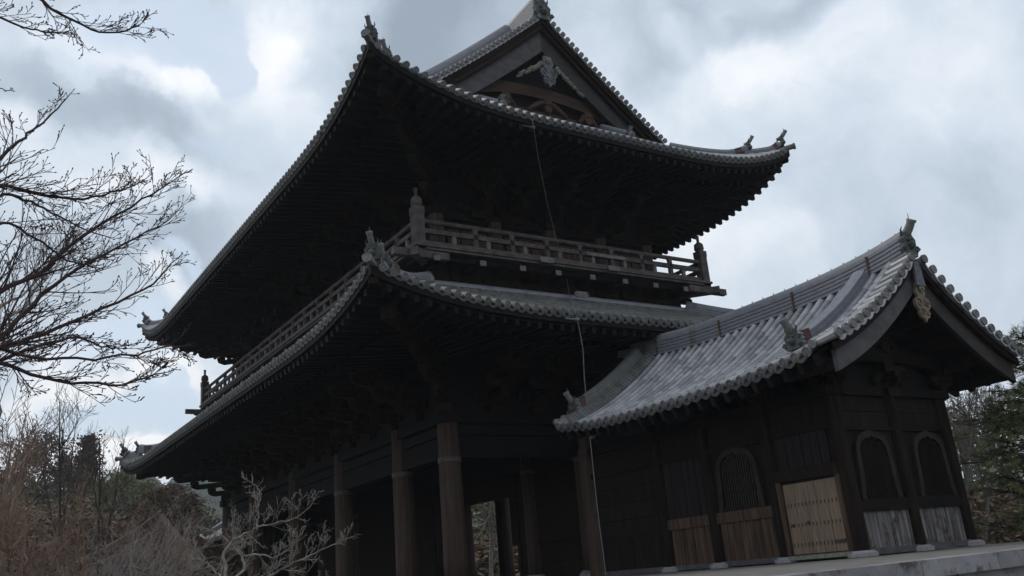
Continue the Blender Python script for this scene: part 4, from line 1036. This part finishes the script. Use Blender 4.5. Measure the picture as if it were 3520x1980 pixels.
spray_tree('bare_tree', 'fine twigged bare tree behind the reddish maple limbs at far left', 'bare tree', -40, 1500, 16, 640, 21, 'twigg', n=8, spread=230, lev=3, Lk=1.7, tmin=.0045, r0=.07)
spray_tree('bare_tree', 'slender bare tree with upright twigs left of the round dark cedar', 'bare tree', -30, 1500, 19, 1110, 22, 'twigb', n=7, spread=200, lev=3, Lk=1.4, tmin=.005, lean=60, r0=.07)
for i, (px, dist, pt_, sp, sd_, ml, lb) in enumerate([
    (60, 17, 1270, 210, 31, 'twigb', 'brown bare tree arching over the lower left corner'),
    (210, 20, 1330, 190, 32, 'twigb', 'brown bare tree with thin whips in front of the tiled hall roof'),
    (330, 18, 1370, 170, 33, 'twigg', 'low grey bare tree in front of the tiled hall'),
    (470, 21, 1370, 150, 34, 'twigb', 'bare tree between the tiled hall and the lichened plum')]):
    spray_tree('bare_tree', lb, 'bare tree', px, 1700, dist, pt_, sd_, ml, n=8, spread=sp, lev=3, Lk=1.25, tmin=.0038, group='bare trees in the lower left', r0=.06)
q = spray_tree('bare_tree', 'thin bare tree with two tall whips beside the pointed cedar', 'bare tree', 150, 1700, 30, 1010, 35, 'bark', n=6, spread=90, lev=2, Lk=1.4, tmin=.0045, r0=.06)
q = spray_tree('bare_tree', 'pale thin bare tree just left of the lower roof tip', 'bare tree', 250, 1700, 32, 1100, 36, 'bark', n=6, spread=70, lev=2, Lk=1.3, tmin=.0045, r0=.06)
# lichened plum in front of the gate columns
def Z7(x, y, d): return at(x/2.131, 1300+y/2.131, d)
pb_ = Z7(1680, 1900, 13.0); pb_.z = -1.6
k0 = Z7(1660, 1500, 13)
bare_tree('plum_tree', 'low plum tree with pale lichened twigs in front of the gate columns', 'plum tree', pb_, [Z7(1690, 1640, 13), k0],
    [([k0, Z7(1640, 1300, 13), Z7(1700, 1200, 13), Z7(1780, 1150, 12.8), Z7(1900, 1092, 12.6), Z7(2040, 1050, 12.5), Z7(2180, 1020, 12.4), Z7(2280, 930, 12.3)], 0.0237, .0045, 17, 0.52),
     ([Z7(1880, 1100, 12.7), Z7(1888, 1030, 12.7), Z7(1888, 950, 12.7), Z7(1905, 860, 12.7), Z7(1850, 760, 12.7)], 0.0137, .0045, 8, 0.42),
     ([k0, Z7(1860, 1470, 12.8), Z7(2000, 1440, 12.6), Z7(2110, 1375, 12.5), Z7(2250, 1310, 12.4), Z7(2400, 1230, 12.3), Z7(2550, 1172, 12.2)], 0.0237, .0045, 19, 0.52),
     ([k0, Z7(1790, 1400, 13.2), Z7(1760, 1290, 13.3), Z7(1690, 1210, 13.4), Z7(1560, 1110, 13.5), Z7(1420, 1090, 13.6)], 0.0211, .0045, 13, 0.48),
     ([Z7(1790, 1290, 12.6), Z7(1900, 1290, 12.6), Z7(2020, 1310, 12.5), Z7(2100, 1260, 12.5), Z7(2200, 1180, 12.4)], 0.0132, .0045, 9, 0.42),
     ([k0, Z7(1580, 1420, 13.2), Z7(1480, 1330, 13.3), Z7(1400, 1330, 13.4)], 0.0158, .0045, 8, 0.42)], 41, material='lichen', r_trunk=.10, wob=.10, tmin=.0024, bud=0, kids=(4, 4), up=.14, ang=(26, 58), jig=.010)
# ---- leafy trees: crown meshes shared between copies
def leaf(mb, p, s, rng, k, droop=0):
    a = V((rng.gauss(0, 1), rng.gauss(0, 1), rng.gauss(0, .7)-droop)).normalized(); b_ = a.cross(V((rng.gauss(0, 1), rng.gauss(0, 1), rng.gauss(0, 1)))).normalized()
    mb.add([p-a*s, p+b_*s*.45, p+a*s, p-b_*s*.45], [(0, 1, 2, 3)], k)
def crown_cloud(seed, n_cl, per, cr, leafs, shape):
    """leaf clumps through a unit-ish crown; shape(rng) gives a clump centre"""
    rng = random.Random(seed); q = MB()
    for i in range(n_cl):
        c = V(shape(rng)); k0 = rng.random(); s = cr*rng.uniform(.5, 1.3)
        for j in range(per):
            o = V((rng.gauss(0, 1), rng.gauss(0, 1), rng.gauss(0, .6)))*s*.5
            leaf(q, c+o, leafs*rng.uniform(.6, 1.3), rng, min(1, max(0, k0+rng.uniform(-.25, .25))), .3)
    return q
def sh_round(rng):
    a = rng.uniform(0, 2*math.pi); z = rng.uniform(-.75, 1); r = math.sqrt(max(0, 1-z*z))*rng.uniform(.55, 1.0)*(1+.22*math.sin(3*a+1)+.12*math.sin(5*a))
    return (r*math.cos(a), r*math.sin(a), z*rng.uniform(.75, 1.05)+1)
def sh_cone(rng):
    h = rng.random()**.8; r = (1-h)**.8*.55*rng.uniform(.4, 1.1)*(1+.25*math.sin(h*40)); a = rng.uniform(0, 2*math.pi)
    return (r*math.cos(a), r*math.sin(a), h*2.6)
PROTO = {}
def leafy(name, label, cat, px, ytop, dist, width, height, kind, material, group=None, seed=0, src=False, base_z=-1.6):
    """px,ytop: photo pixel of the crown's top; width and crown height in metres"""
    top = at(px*1.3665, ytop*1.3665, dist); b = V((top.x, top.y, base_z)); t = thing(name, label, cat, b, group)
    key = (kind, material, seed % 2)
    H = 2.6 if kind == 'cone' else 2.0; Wd = 1.1 if kind == 'cone' else 2.0
    sx = width/Wd; sz = height/H
    if key not in PROTO:
        q = crown_cloud(seed+5, 330 if kind == 'round' else 300, 28, .26 if kind == 'round' else .20, .042 if kind == 'round' else .040, sh_round if kind == 'round' else sh_cone)
        o = q.build('crown', material, t, loc=(top.x, top.y, top.z-height)); PROTO[key] = o
    else:
        o = inst(PROTO[key], (top.x, top.y, top.z-height), random.Random(seed).uniform(0, 6), t)
    o.scale = (sx, sx, sz); o.rotation_euler.z = random.Random(seed).uniform(0, 6)
    q = MB(); tr = max(.12, width*.035); rr = random.Random(seed)
    q.tube([b, b+V((rr.uniform(-.2, .2), 0, (top.z-base_z)*.4)), V((top.x, top.y, top.z-height*.3)), V((top.x, top.y, top.z-height*.08))], [tr*1.5, tr, tr*.6, tr*.1], 8)
    for i in range(9):
        a = rr.uniform(0, 6.28); z = top.z-height*rr.uniform(.25, .95); L = width*.40*rr.uniform(.6, 1)
        q.tube([V((top.x, top.y, z)), V((top.x+L*.5*math.cos(a), top.y+L*.5*math.sin(a), z+L*.12)), V((top.x+L*math.cos(a), top.y+L*math.sin(a), z+L*.35))], [tr*.4, tr*.25, tr*.06], 5, False)
    q.build('trunk', 'bark', t)
    return t
GB = 'trees on the rise behind the tiled hall'
TL = [('cedar_tree', 'broad round topped rusty dark cedar against the white sky at left', 118, 1098, 120, 8.5, 13, 'round', 'leafr'),
      ('cedar_tree', 'pointed dark cedar with holes of sky right of the round one', 226, 1103, 120, 6.5, 14, 'cone', 'leafr'),
      ('cedar_tree', 'lower dark cedar at the far left edge', 12, 1190, 115, 8, 10, 'round', 'leafr'),
      ('evergreen_tree', 'dark evergreen between and below the two cedars', 175, 1165, 118, 7, 10, 'round', 'leafd'),
      ('evergreen_tree', 'olive evergreen crown right under the lower roof tip', 310, 1180, 95, 6.5, 9, 'round', 'leafo'),
      ('evergreen_tree', 'dark evergreen under the far hip beam of the lower roof', 365, 1212, 92, 5, 7, 'round', 'leafo'),
      ('maple_tree', 'rusty leaved maple hanging over the view of the far hill', 430, 1222, 70, 5, 4, 'round', 'leafr'),
      ('evergreen_tree', 'wide olive evergreen behind the hall roof ridge', 440, 1265, 80, 8, 9, 'round', 'leafo'),
      ('evergreen_tree', 'dark evergreen left of the hall roof', 120, 1235, 88, 11, 12, 'round', 'leafd'),
      ('evergreen_tree', 'dark green tree behind the peak of the hall roof', 330, 1262, 84, 9, 9, 'round', 'leafd'),
      ('evergreen_tree', 'olive tree behind the brown twigs at the left edge', 10, 1260, 85, 10, 12, 'round', 'leafo'),
      ('brown_tree', 'brown leafless tree mass at the left edge below the cedars', 60, 1290, 60, 9, 9, 'round', 'leafb'),
      ('brown_tree', 'brown leafless tree left of the hall roof slope', 190, 1270, 62, 8, 9, 'round', 'leafb'),
      ('evergreen_tree', 'dark tree right of the hall below the far hill', 520, 1300, 76, 7, 7, 'round', 'leafd')]
for i, (nm, lb, px, yt, ds, wd, ht, kd, ml) in enumerate(TL):
    leafy(nm, lb, nm.split('_')[0]+' tree', px, yt, ds, wd, ht, kd, ml, GB, i)
# beyond the gate passage and on the right
leafy('evergreen_tree', 'green tree seen through the open bay of the gate', 'evergreen tree', 1222, 1140, 75, 14, 12, 'round', 'leafo', None, 31)
leafy('brown_tree', 'brown bush seen through the open bay of the gate', 'bush', 1225, 1345, 68, 16, 6, 'round', 'leafb', None, 32)
leafy('evergreen_tree', 'green tree seen through the slit beside the back column', 'evergreen tree', 1292, 1330, 66, 6, 5, 'round', 'leafo', None, 33)
GR = 'trees right of the pavilion'
for i, (nm, lb, px, yt, ds, wd, ht, kd, ml) in enumerate([
      ('evergreen_tree', 'grey green bushy tree touching the right wall of the pavilion', 2392, 1035, 55, 5, 10, 'round', 'leafo'),
      ('brown_tree', 'brown shrub mass at the foot of the pavilion right end', 2425, 1235, 40, 5, 4.5, 'round', 'leafb'),
      ('brown_tree', 'brown shrub mass under the pine', 2530, 1215, 38, 6, 5, 'round', 'leafb'),
      ('evergreen_tree', 'dark low evergreen between the brown shrubs at right', 2480, 1200, 50, 5, 6, 'round', 'leafd')]):
    leafy(nm, lb, 'tree' if 'ever' in nm else 'shrub', px, yt, ds, wd, ht, kd, ml, GR, 50+i)
spray_tree('bare_tree', 'pale bare tree standing between the pavilion and the pine', 'bare tree', 2440, 1550, 33, 985, 61, 'twigg', n=9, spread=75, lev=3, Lk=1.5, tmin=.006, r0=.07)
spray_tree('bare_tree', 'thin bare tree reaching up under the pavilion eave at right', 'bare tree', 2490, 1550, 36, 965, 62, 'twigg', n=7, spread=60, lev=3, Lk=1.3, tmin=.008, r0=.07)
spray_tree('plum_tree', 'pale lichened bare tree seen through the open bay of the gate', 'plum tree', 1235, 1500, 58, 1245, 63, 'lichen', n=6, spread=60, lev=2, Lk=2.2, tmin=.016, r0=.18)
# pine with needle tufts
def pine(name, label, px, dist, seed, tiers):
    rng = random.Random(seed); b = D(px, 1600, dist); b.z = -1.6; t = thing(name, label, 'pine tree', b); top = D(px-10, 700, dist)
    q = MB(); P_ = resample([b, b.lerp(top, .4)+V((.25, 0, 0)), b.lerp(top, .8)-V((.1, 0, 0)), top], 14); q.tube(P_, [lerp(.24, .05, i/14) for i in range(15)], 10); q.build('trunk', 'bark', t)
    q = MB(); nq = MB()
    for (ex, ey, dd) in tiers:
        e = D(ex, ey, dist+dd); f = max(.2, min(.97, (e.z-.5-b.z)/(top.z-b.z))); s = b.lerp(top, f)
        pts = resample([s, s.lerp(e, .5)+V((0, 0, .12)), e], 8); q.tube(pts, [lerp(.05, .014, i/8) for i in range(9)], 6, False)
        for i in range(34):
            tt = rng.uniform(.35, 1.0); ii = min(int(tt*8), 7); p = pts[ii].lerp(pts[ii+1], tt*8-ii)
            c = p+V((rng.gauss(0, .38), rng.gauss(0, .38), rng.uniform(-.12, .22))); q.tube([p, c], [.012, .008], 3, False)
            k = rng.random()
            for j in range(34):
                d = V((rng.gauss(0, 1), rng.gauss(0, 1), rng.gauss(.45, .8))).normalized(); L = rng.uniform(.10, .19); sd_ = d.cross(V((rng.gauss(0, 1), rng.gauss(0, 1), 1))).normalized()*.006
                o = c+d*.02; nq.add([o-sd_, o+sd_, o+d*L], [(0, 1, 2)], min(1, max(0, k+rng.uniform(-.2, .2))))
    q.build('branches', 'bark', t); nq.build('needles', 'pine', t)
pine('pine_tree', 'tall pine with green and rusty needle tufts at the right edge', 2640, 24, 71,
     [(2565, 850, .3), (2585, 900, -.3), (2555, 980, .5), (2570, 1040, 0), (2490, 1080, .2), (2530, 1140, .6), (2500, 1200, 0), (2548, 925, 0), (2575, 870, .5), (2530, 1010, -.5), (2500, 1035, .5), (2480, 1050, 0), (2560, 1090, 1), (2505, 1110, -.6), (2495, 1160, .8), (2560, 1170, -1), (2520, 1235, .3), (2570, 1290, 0), (2535, 1330, .5), (2590, 1000, 0), (2600, 1130, 0), (2610, 1230, .5), (2545, 1060, .3), (2575, 980, .2)])
# ---- tiled hall behind the trees
hall = thing('tiled_hall', 'low temple hall with weathered mauve tiled roof half hidden behind bare trees', 'hall', (at(545, 1900, 50).x, at(545, 1900, 50).y, -1.6))
ap = at(553, 1785, 50); right = at(775, 1945, 47); left = at(330, 1960, 47)
ux = V((RT.x, RT.y, 0)).normalized(); uy = V((-ux.y, ux.x, 0))
def hallp(u, v, s):      # s: 0 front, 1 right, 2 back, 3 left
    h = (1-v); r = 3.4*(1-v); z = ap.z-3.0*(1-v)**.82+.35*abs(2*u-1)**3*(1-v)
    a = (2*u-1)*r
    if s == 0: o = ux*a-uy*r
    elif s == 1: o = ux*r+uy*a
    elif s == 2: o = -ux*a+uy*r
    else: o = -ux*r-uy*a
    return V((ap.x, ap.y, 0))+o+V((0, 0, z))
q = MB()
for s_ in range(4):
    for i in range(26):
        u = (i+.5)/26
        q.tube([hallp(lerp(u, u, v), v*max(.0, 1-abs(2*u-1))*1.0, s_)+V((0, 0, .04)) for v in (0, .33, .66, .98)] if False else
               [V((ap.x, ap.y, 0))+(lambda r, a: (ux*a-uy*r) if s_ == 0 else (ux*r+uy*a) if s_ == 1 else (-ux*a+uy*r) if s_ == 2 else (-ux*r-uy*a))(3.4*(1-vv), (2*u-1)*3.4)+V((0, 0, ap.z-3.0*(1-vv)**.82+.35*abs(2*u-1)**3*(1-vv)+.04)) for vv in [(1-abs(2*u-1))*k/4 for k in range(5)]], .075, 4, False, k=RN.random())
    q.grid([[hallp(u/10, v/6, s_) for u in range(11)] for v in range(7)])
hr = q.build('hall_roof', 'housetile', hall)
for sx, sy in ((1, -1), (-1, -1), (1, 1), (-1, 1)):
    q = MB(); pts = [V((ap.x, ap.y, 0))+(ux*sx+uy*sy)*3.4*(1-v)+V((0, 0, ap.z-3.0*(1-v)**.82+.35*(1-v)+.10)) for v in (0, .15, .3, .5, .75, .99)]
    q.sweep(pts, prof_ridge(.26, .22, 3)); q.build('hip_ridge', 'housetile', hr)
q = MB(); q.tube([(ap.x, ap.y, ap.z), (ap.x, ap.y, ap.z+.25), (ap.x, ap.y, ap.z+.32), (ap.x, ap.y, ap.z+.5)], [.22, .2, .25, .05], 12); q.build('finial', 'clay', hr)
q = MB(); c_ = [V((ap.x, ap.y, 0))+(ux*a+uy*b_)*2.4 for a, b_ in ((-1, -1), (1, -1), (1, 1), (-1, 1))]
q.add([p+V((0, 0, -1.6)) for p in c_]+[p+V((0, 0, ap.z-2.2)) for p in c_], [(0, 1, 5, 4), (1, 2, 6, 5), (2, 3, 7, 6), (3, 0, 4, 7)]); q.build('wall', 'plaster', hall)
# ---- far hills
def hill(name, label_px, dist, ytop, halfw, seed, depth=120):
    rng = random.Random(seed); q = MB(); n = 60; rows = []
    ph = [rng.uniform(0, 6) for _ in range(6)]
    cs = []
    for j in range(9):
        row = []
        for i in range(n+1):
            px = lerp(label_px-halfw, label_px+halfw, i/n); dd = dist+depth*(j-4)/4; b = ray(px, 1900); b = b*(dd/math.hypot(b.x, b.y)); e = ray(px, ytop)
            hgt = e.z/math.hypot(e.x, e.y)*dist+1.6; env = math.cos((i/n-.5)*math.pi)**.6 if 0 < i < n else 0
            wob = 1+.10*math.sin(i*.31+ph[0])+.05*math.sin(i*.9+ph[1])+.04*rng.uniform(-1, 1)
            row.append(V((b.x, b.y, -1.7+hgt*env*wob*max(0, 1-((j-4)/4)**2)**.8)))
        rows.append(row)
    q.grid(rows)
    for k in range(900):
        i = rng.randrange(1, n); j = rng.choice((1, 2, 3, 4, 4, 4)); p = rows[j][i].lerp(rows[j][i+1] if i < n else rows[j][i], rng.random()); hh = rng.uniform(5, 11); r_ = rng.uniform(2.2, 4.5)
        q.tube([p-V((0, 0, 1)), p+V((0, 0, hh*.35)), p+V((0, 0, hh*.75)), p+V((0, 0, hh))], [r_*.8, r_, r_*.6, .2], 6, False)
    o = q.build(name, 'hill', smooth=False); stru(o); return o
hill('hill', 760, 620, 1652, 900, 81); hill('hill', 3700, 500, 1800, 700, 82); hill('hill', 1500, 700, 1760, 900, 83); hill('hill', -300, 420, 1700, 700, 84)

# ---- two people sitting on the threshold step inside the gate
q = MB(); q.box((16.35, 42.6, -.245), (17.2, 45.0, .28)); q.build('threshold_step', 'wood', gate)
import bmesh
def skinned(name, chains, material, parent, origin, yaw, sub=1):
    """one continuous surface grown from connected joints; chains = lists of (id, (x,y,z), radius)"""
    bm = bmesh.new(); lay = bm.verts.layers.skin.verify(); ids = {}
    for ch in chains:
        prev = None
        for it in ch:
            if it[0] in ids: v = ids[it[0]]
            else:
                v = bm.verts.new(it[1]); r_ = it[2]; v[lay].radius = (r_, r_) if not isinstance(r_, tuple) else r_; ids[it[0]] = v
                if len(ids) == 1: v[lay].use_root = True
            if prev is not None and bm.edges.get((prev, v)) is None: bm.edges.new((prev, v))
            prev = v
    me = bpy.data.meshes.new(name); bm.to_mesh(me); bm.free(); me.materials.append(M[material])
    o = bpy.data.objects.new(name, me); COL.objects.link(o); o.parent = parent
    WL[o.name] = V(origin)+V((0, 0, EYE)); o.location = WL[o.name]-WL[parent.name]; o.rotation_euler.z = yaw
    k_ = o.modifiers.new('skin', 'SKIN'); k_.use_smooth_shade = True; k2 = o.modifiers.new('sub', 'SUBSURF'); k2.levels = sub; k2.render_levels = sub
    return o
def person(label, x, y, zs, yaw, coatm, group):
    t = thing('person', label, 'person', (x, y, zs-.5), group)
    ch = [[('pel', (0, 0, .10), (.15, .11)), ('waist', (0, .02, .28), (.13, .095)), ('chest', (0, .01, .44), (.15, .105)), ('neck0', (0, .0, .58), (.06, .06)), ('neck', (0, -.01, .63), (.05, .052)), ('jaw', (0, -.03, .69), (.062, .07)), ('head', (0, -.015, .775), (.076, .092)), ('crown', (0, 0, .85), (.055, .065))],
          [('jaw', 0, 0), ('nose', (0, -.125, .735), .012)]]
    for s_ in (-1, 1):
        ch += [[('pel', 0, 0), ('hip%d' % s_, (s_*.10, -.04, .08), .085), ('knee%d' % s_, (s_*.13, -.44, .08), .058), ('ank%d' % s_, (s_*.13, -.42, -.38), .036), ('heel%d' % s_, (s_*.13, -.42, -.44), .036), ('toe%d' % s_, (s_*.14, -.60, -.46), .030)],
               [('chest', 0, 0), ('sho%d' % s_, (s_*.19, .01, .50), .055), ('elb%d' % s_, (s_*.25, -.02, .23), .040), ('wri%d' % s_, (s_*.10, -.26, .19), .026), ('palm%d' % s_, (s_*.06, -.33, .175), (.034, .018))],
               [('palm%d' % s_, 0, 0), ('th%d' % s_, (s_*.035, -.325, .19), .010), ('th2%d' % s_, (s_*.02, -.36, .19), .008)]]
        for fi, (dx, L) in enumerate(((-.024, .065), (-.008, .075), (.008, .070), (.022, .055))):
            ch.append([('palm%d' % s_, 0, 0), ('f%d%d' % (s_, fi), (s_*(.055+dx), -.37, .17), .008), ('g%d%d' % (s_, fi), (s_*(.05+dx), -.34-L, .155), .007)])
    b = skinned('body', ch, 'skin', t, (x, y, zs), yaw)
    skinned('coat', [[('p', (0, .0, .08), (.18, .135)), ('w', (0, .02, .28), (.155, .12)), ('c', (0, .015, .44), (.175, .125)), ('n', (0, .0, .56), (.085, .08))]]+[[('c', 0, 0), ('s%d' % s_, (s_*.20, .01, .50), .07), ('e%d' % s_, (s_*.26, -.02, .23), .056), ('w%d' % s_, (s_*.12, -.24, .195), .040)] for s_ in (-1, 1)], coatm, b, (x, y, zs), yaw)
    skinned('trousers', [[('p', (0, 0, .08), (.16, .12)), ('h1', (.10, -.05, .08), .098), ('k1', (.13, -.44, .08), .072), ('a1', (.13, -.42, -.34), .05)], [('p', 0, 0), ('h2', (-.10, -.05, .08), .098), ('k2', (-.13, -.44, .08), .072), ('a2', (-.13, -.42, -.34), .05)]], 'coat', b, (x, y, zs), yaw)
    q = MB(); rows = []
    for i in range(7):
        th = i/6*math.pi*.58; rows.append([V((.094*math.sin(th)*math.cos(a), .012+.112*math.sin(th)*math.sin(a), .80+.108*math.cos(th)+(.03 if math.sin(a) < -.3 and i > 3 else 0))) for a in [j*2*math.pi/14 for j in range(15)]])
    q.grid(rows)
    h = q.build('hair', 'hair', b, loc=(x, y, zs), smooth=True); h.rotation_euler.z = 0
    for s_ in (-1, 1):
        q = MB(); q.tube([(s_*.030, -.105, .775), (s_*.030, -.118, .775)], [.013, .008], 8); q.build('eye', 'hair', b, loc=(x, y, zs))
        q = MB(); q.tube([(s_*.082, 0, .79), (s_*.098, .01, .765), (s_*.085, .005, .735)], [.010, .013, .008], 6); q.build('ear', 'skin', b, loc=(x, y, zs))
    q = MB(); q.tube([(-.025, -.112, .70), (0, -.118, .698), (.025, -.112, .70)], .006, 6); q.build('mouth', 'strap', b, loc=(x, y, zs))
person('person in a dark coat sitting inside the gate, left of the pair', 16.72, 43.55, .28, R(-25), 'coat', 'two people sitting inside the gate')
person('person in a brown coat sitting inside the gate, right of the pair', 17.02, 43.35, .24, R(-60), 'coatb', 'two people sitting inside the gate')

# ---- the air that veils the far hill and trees
q = MB(); q.box((-1400, -60, -2.6), (1400, 1500, 140)); hz = q.build('haze', 'hill'); hz['kind'] = 'stuff'
hm = bpy.data.materials.new('haze_air'); hm.use_nodes = True; ht = hm.node_tree
for n in list(ht.nodes): ht.nodes.remove(n)
ho = ht.nodes.new('ShaderNodeOutputMaterial'); hv = ht.nodes.new('ShaderNodeVolumePrincipled'); hv.inputs['Color'].default_value = (.86, .91, .96, 1); hv.inputs['Density'].default_value = .0004; hv.inputs['Anisotropy'].default_value = .2
ht.links.new(hv.outputs[0], ho.inputs['Volume']); hz.data.materials.clear(); hz.data.materials.append(hm)
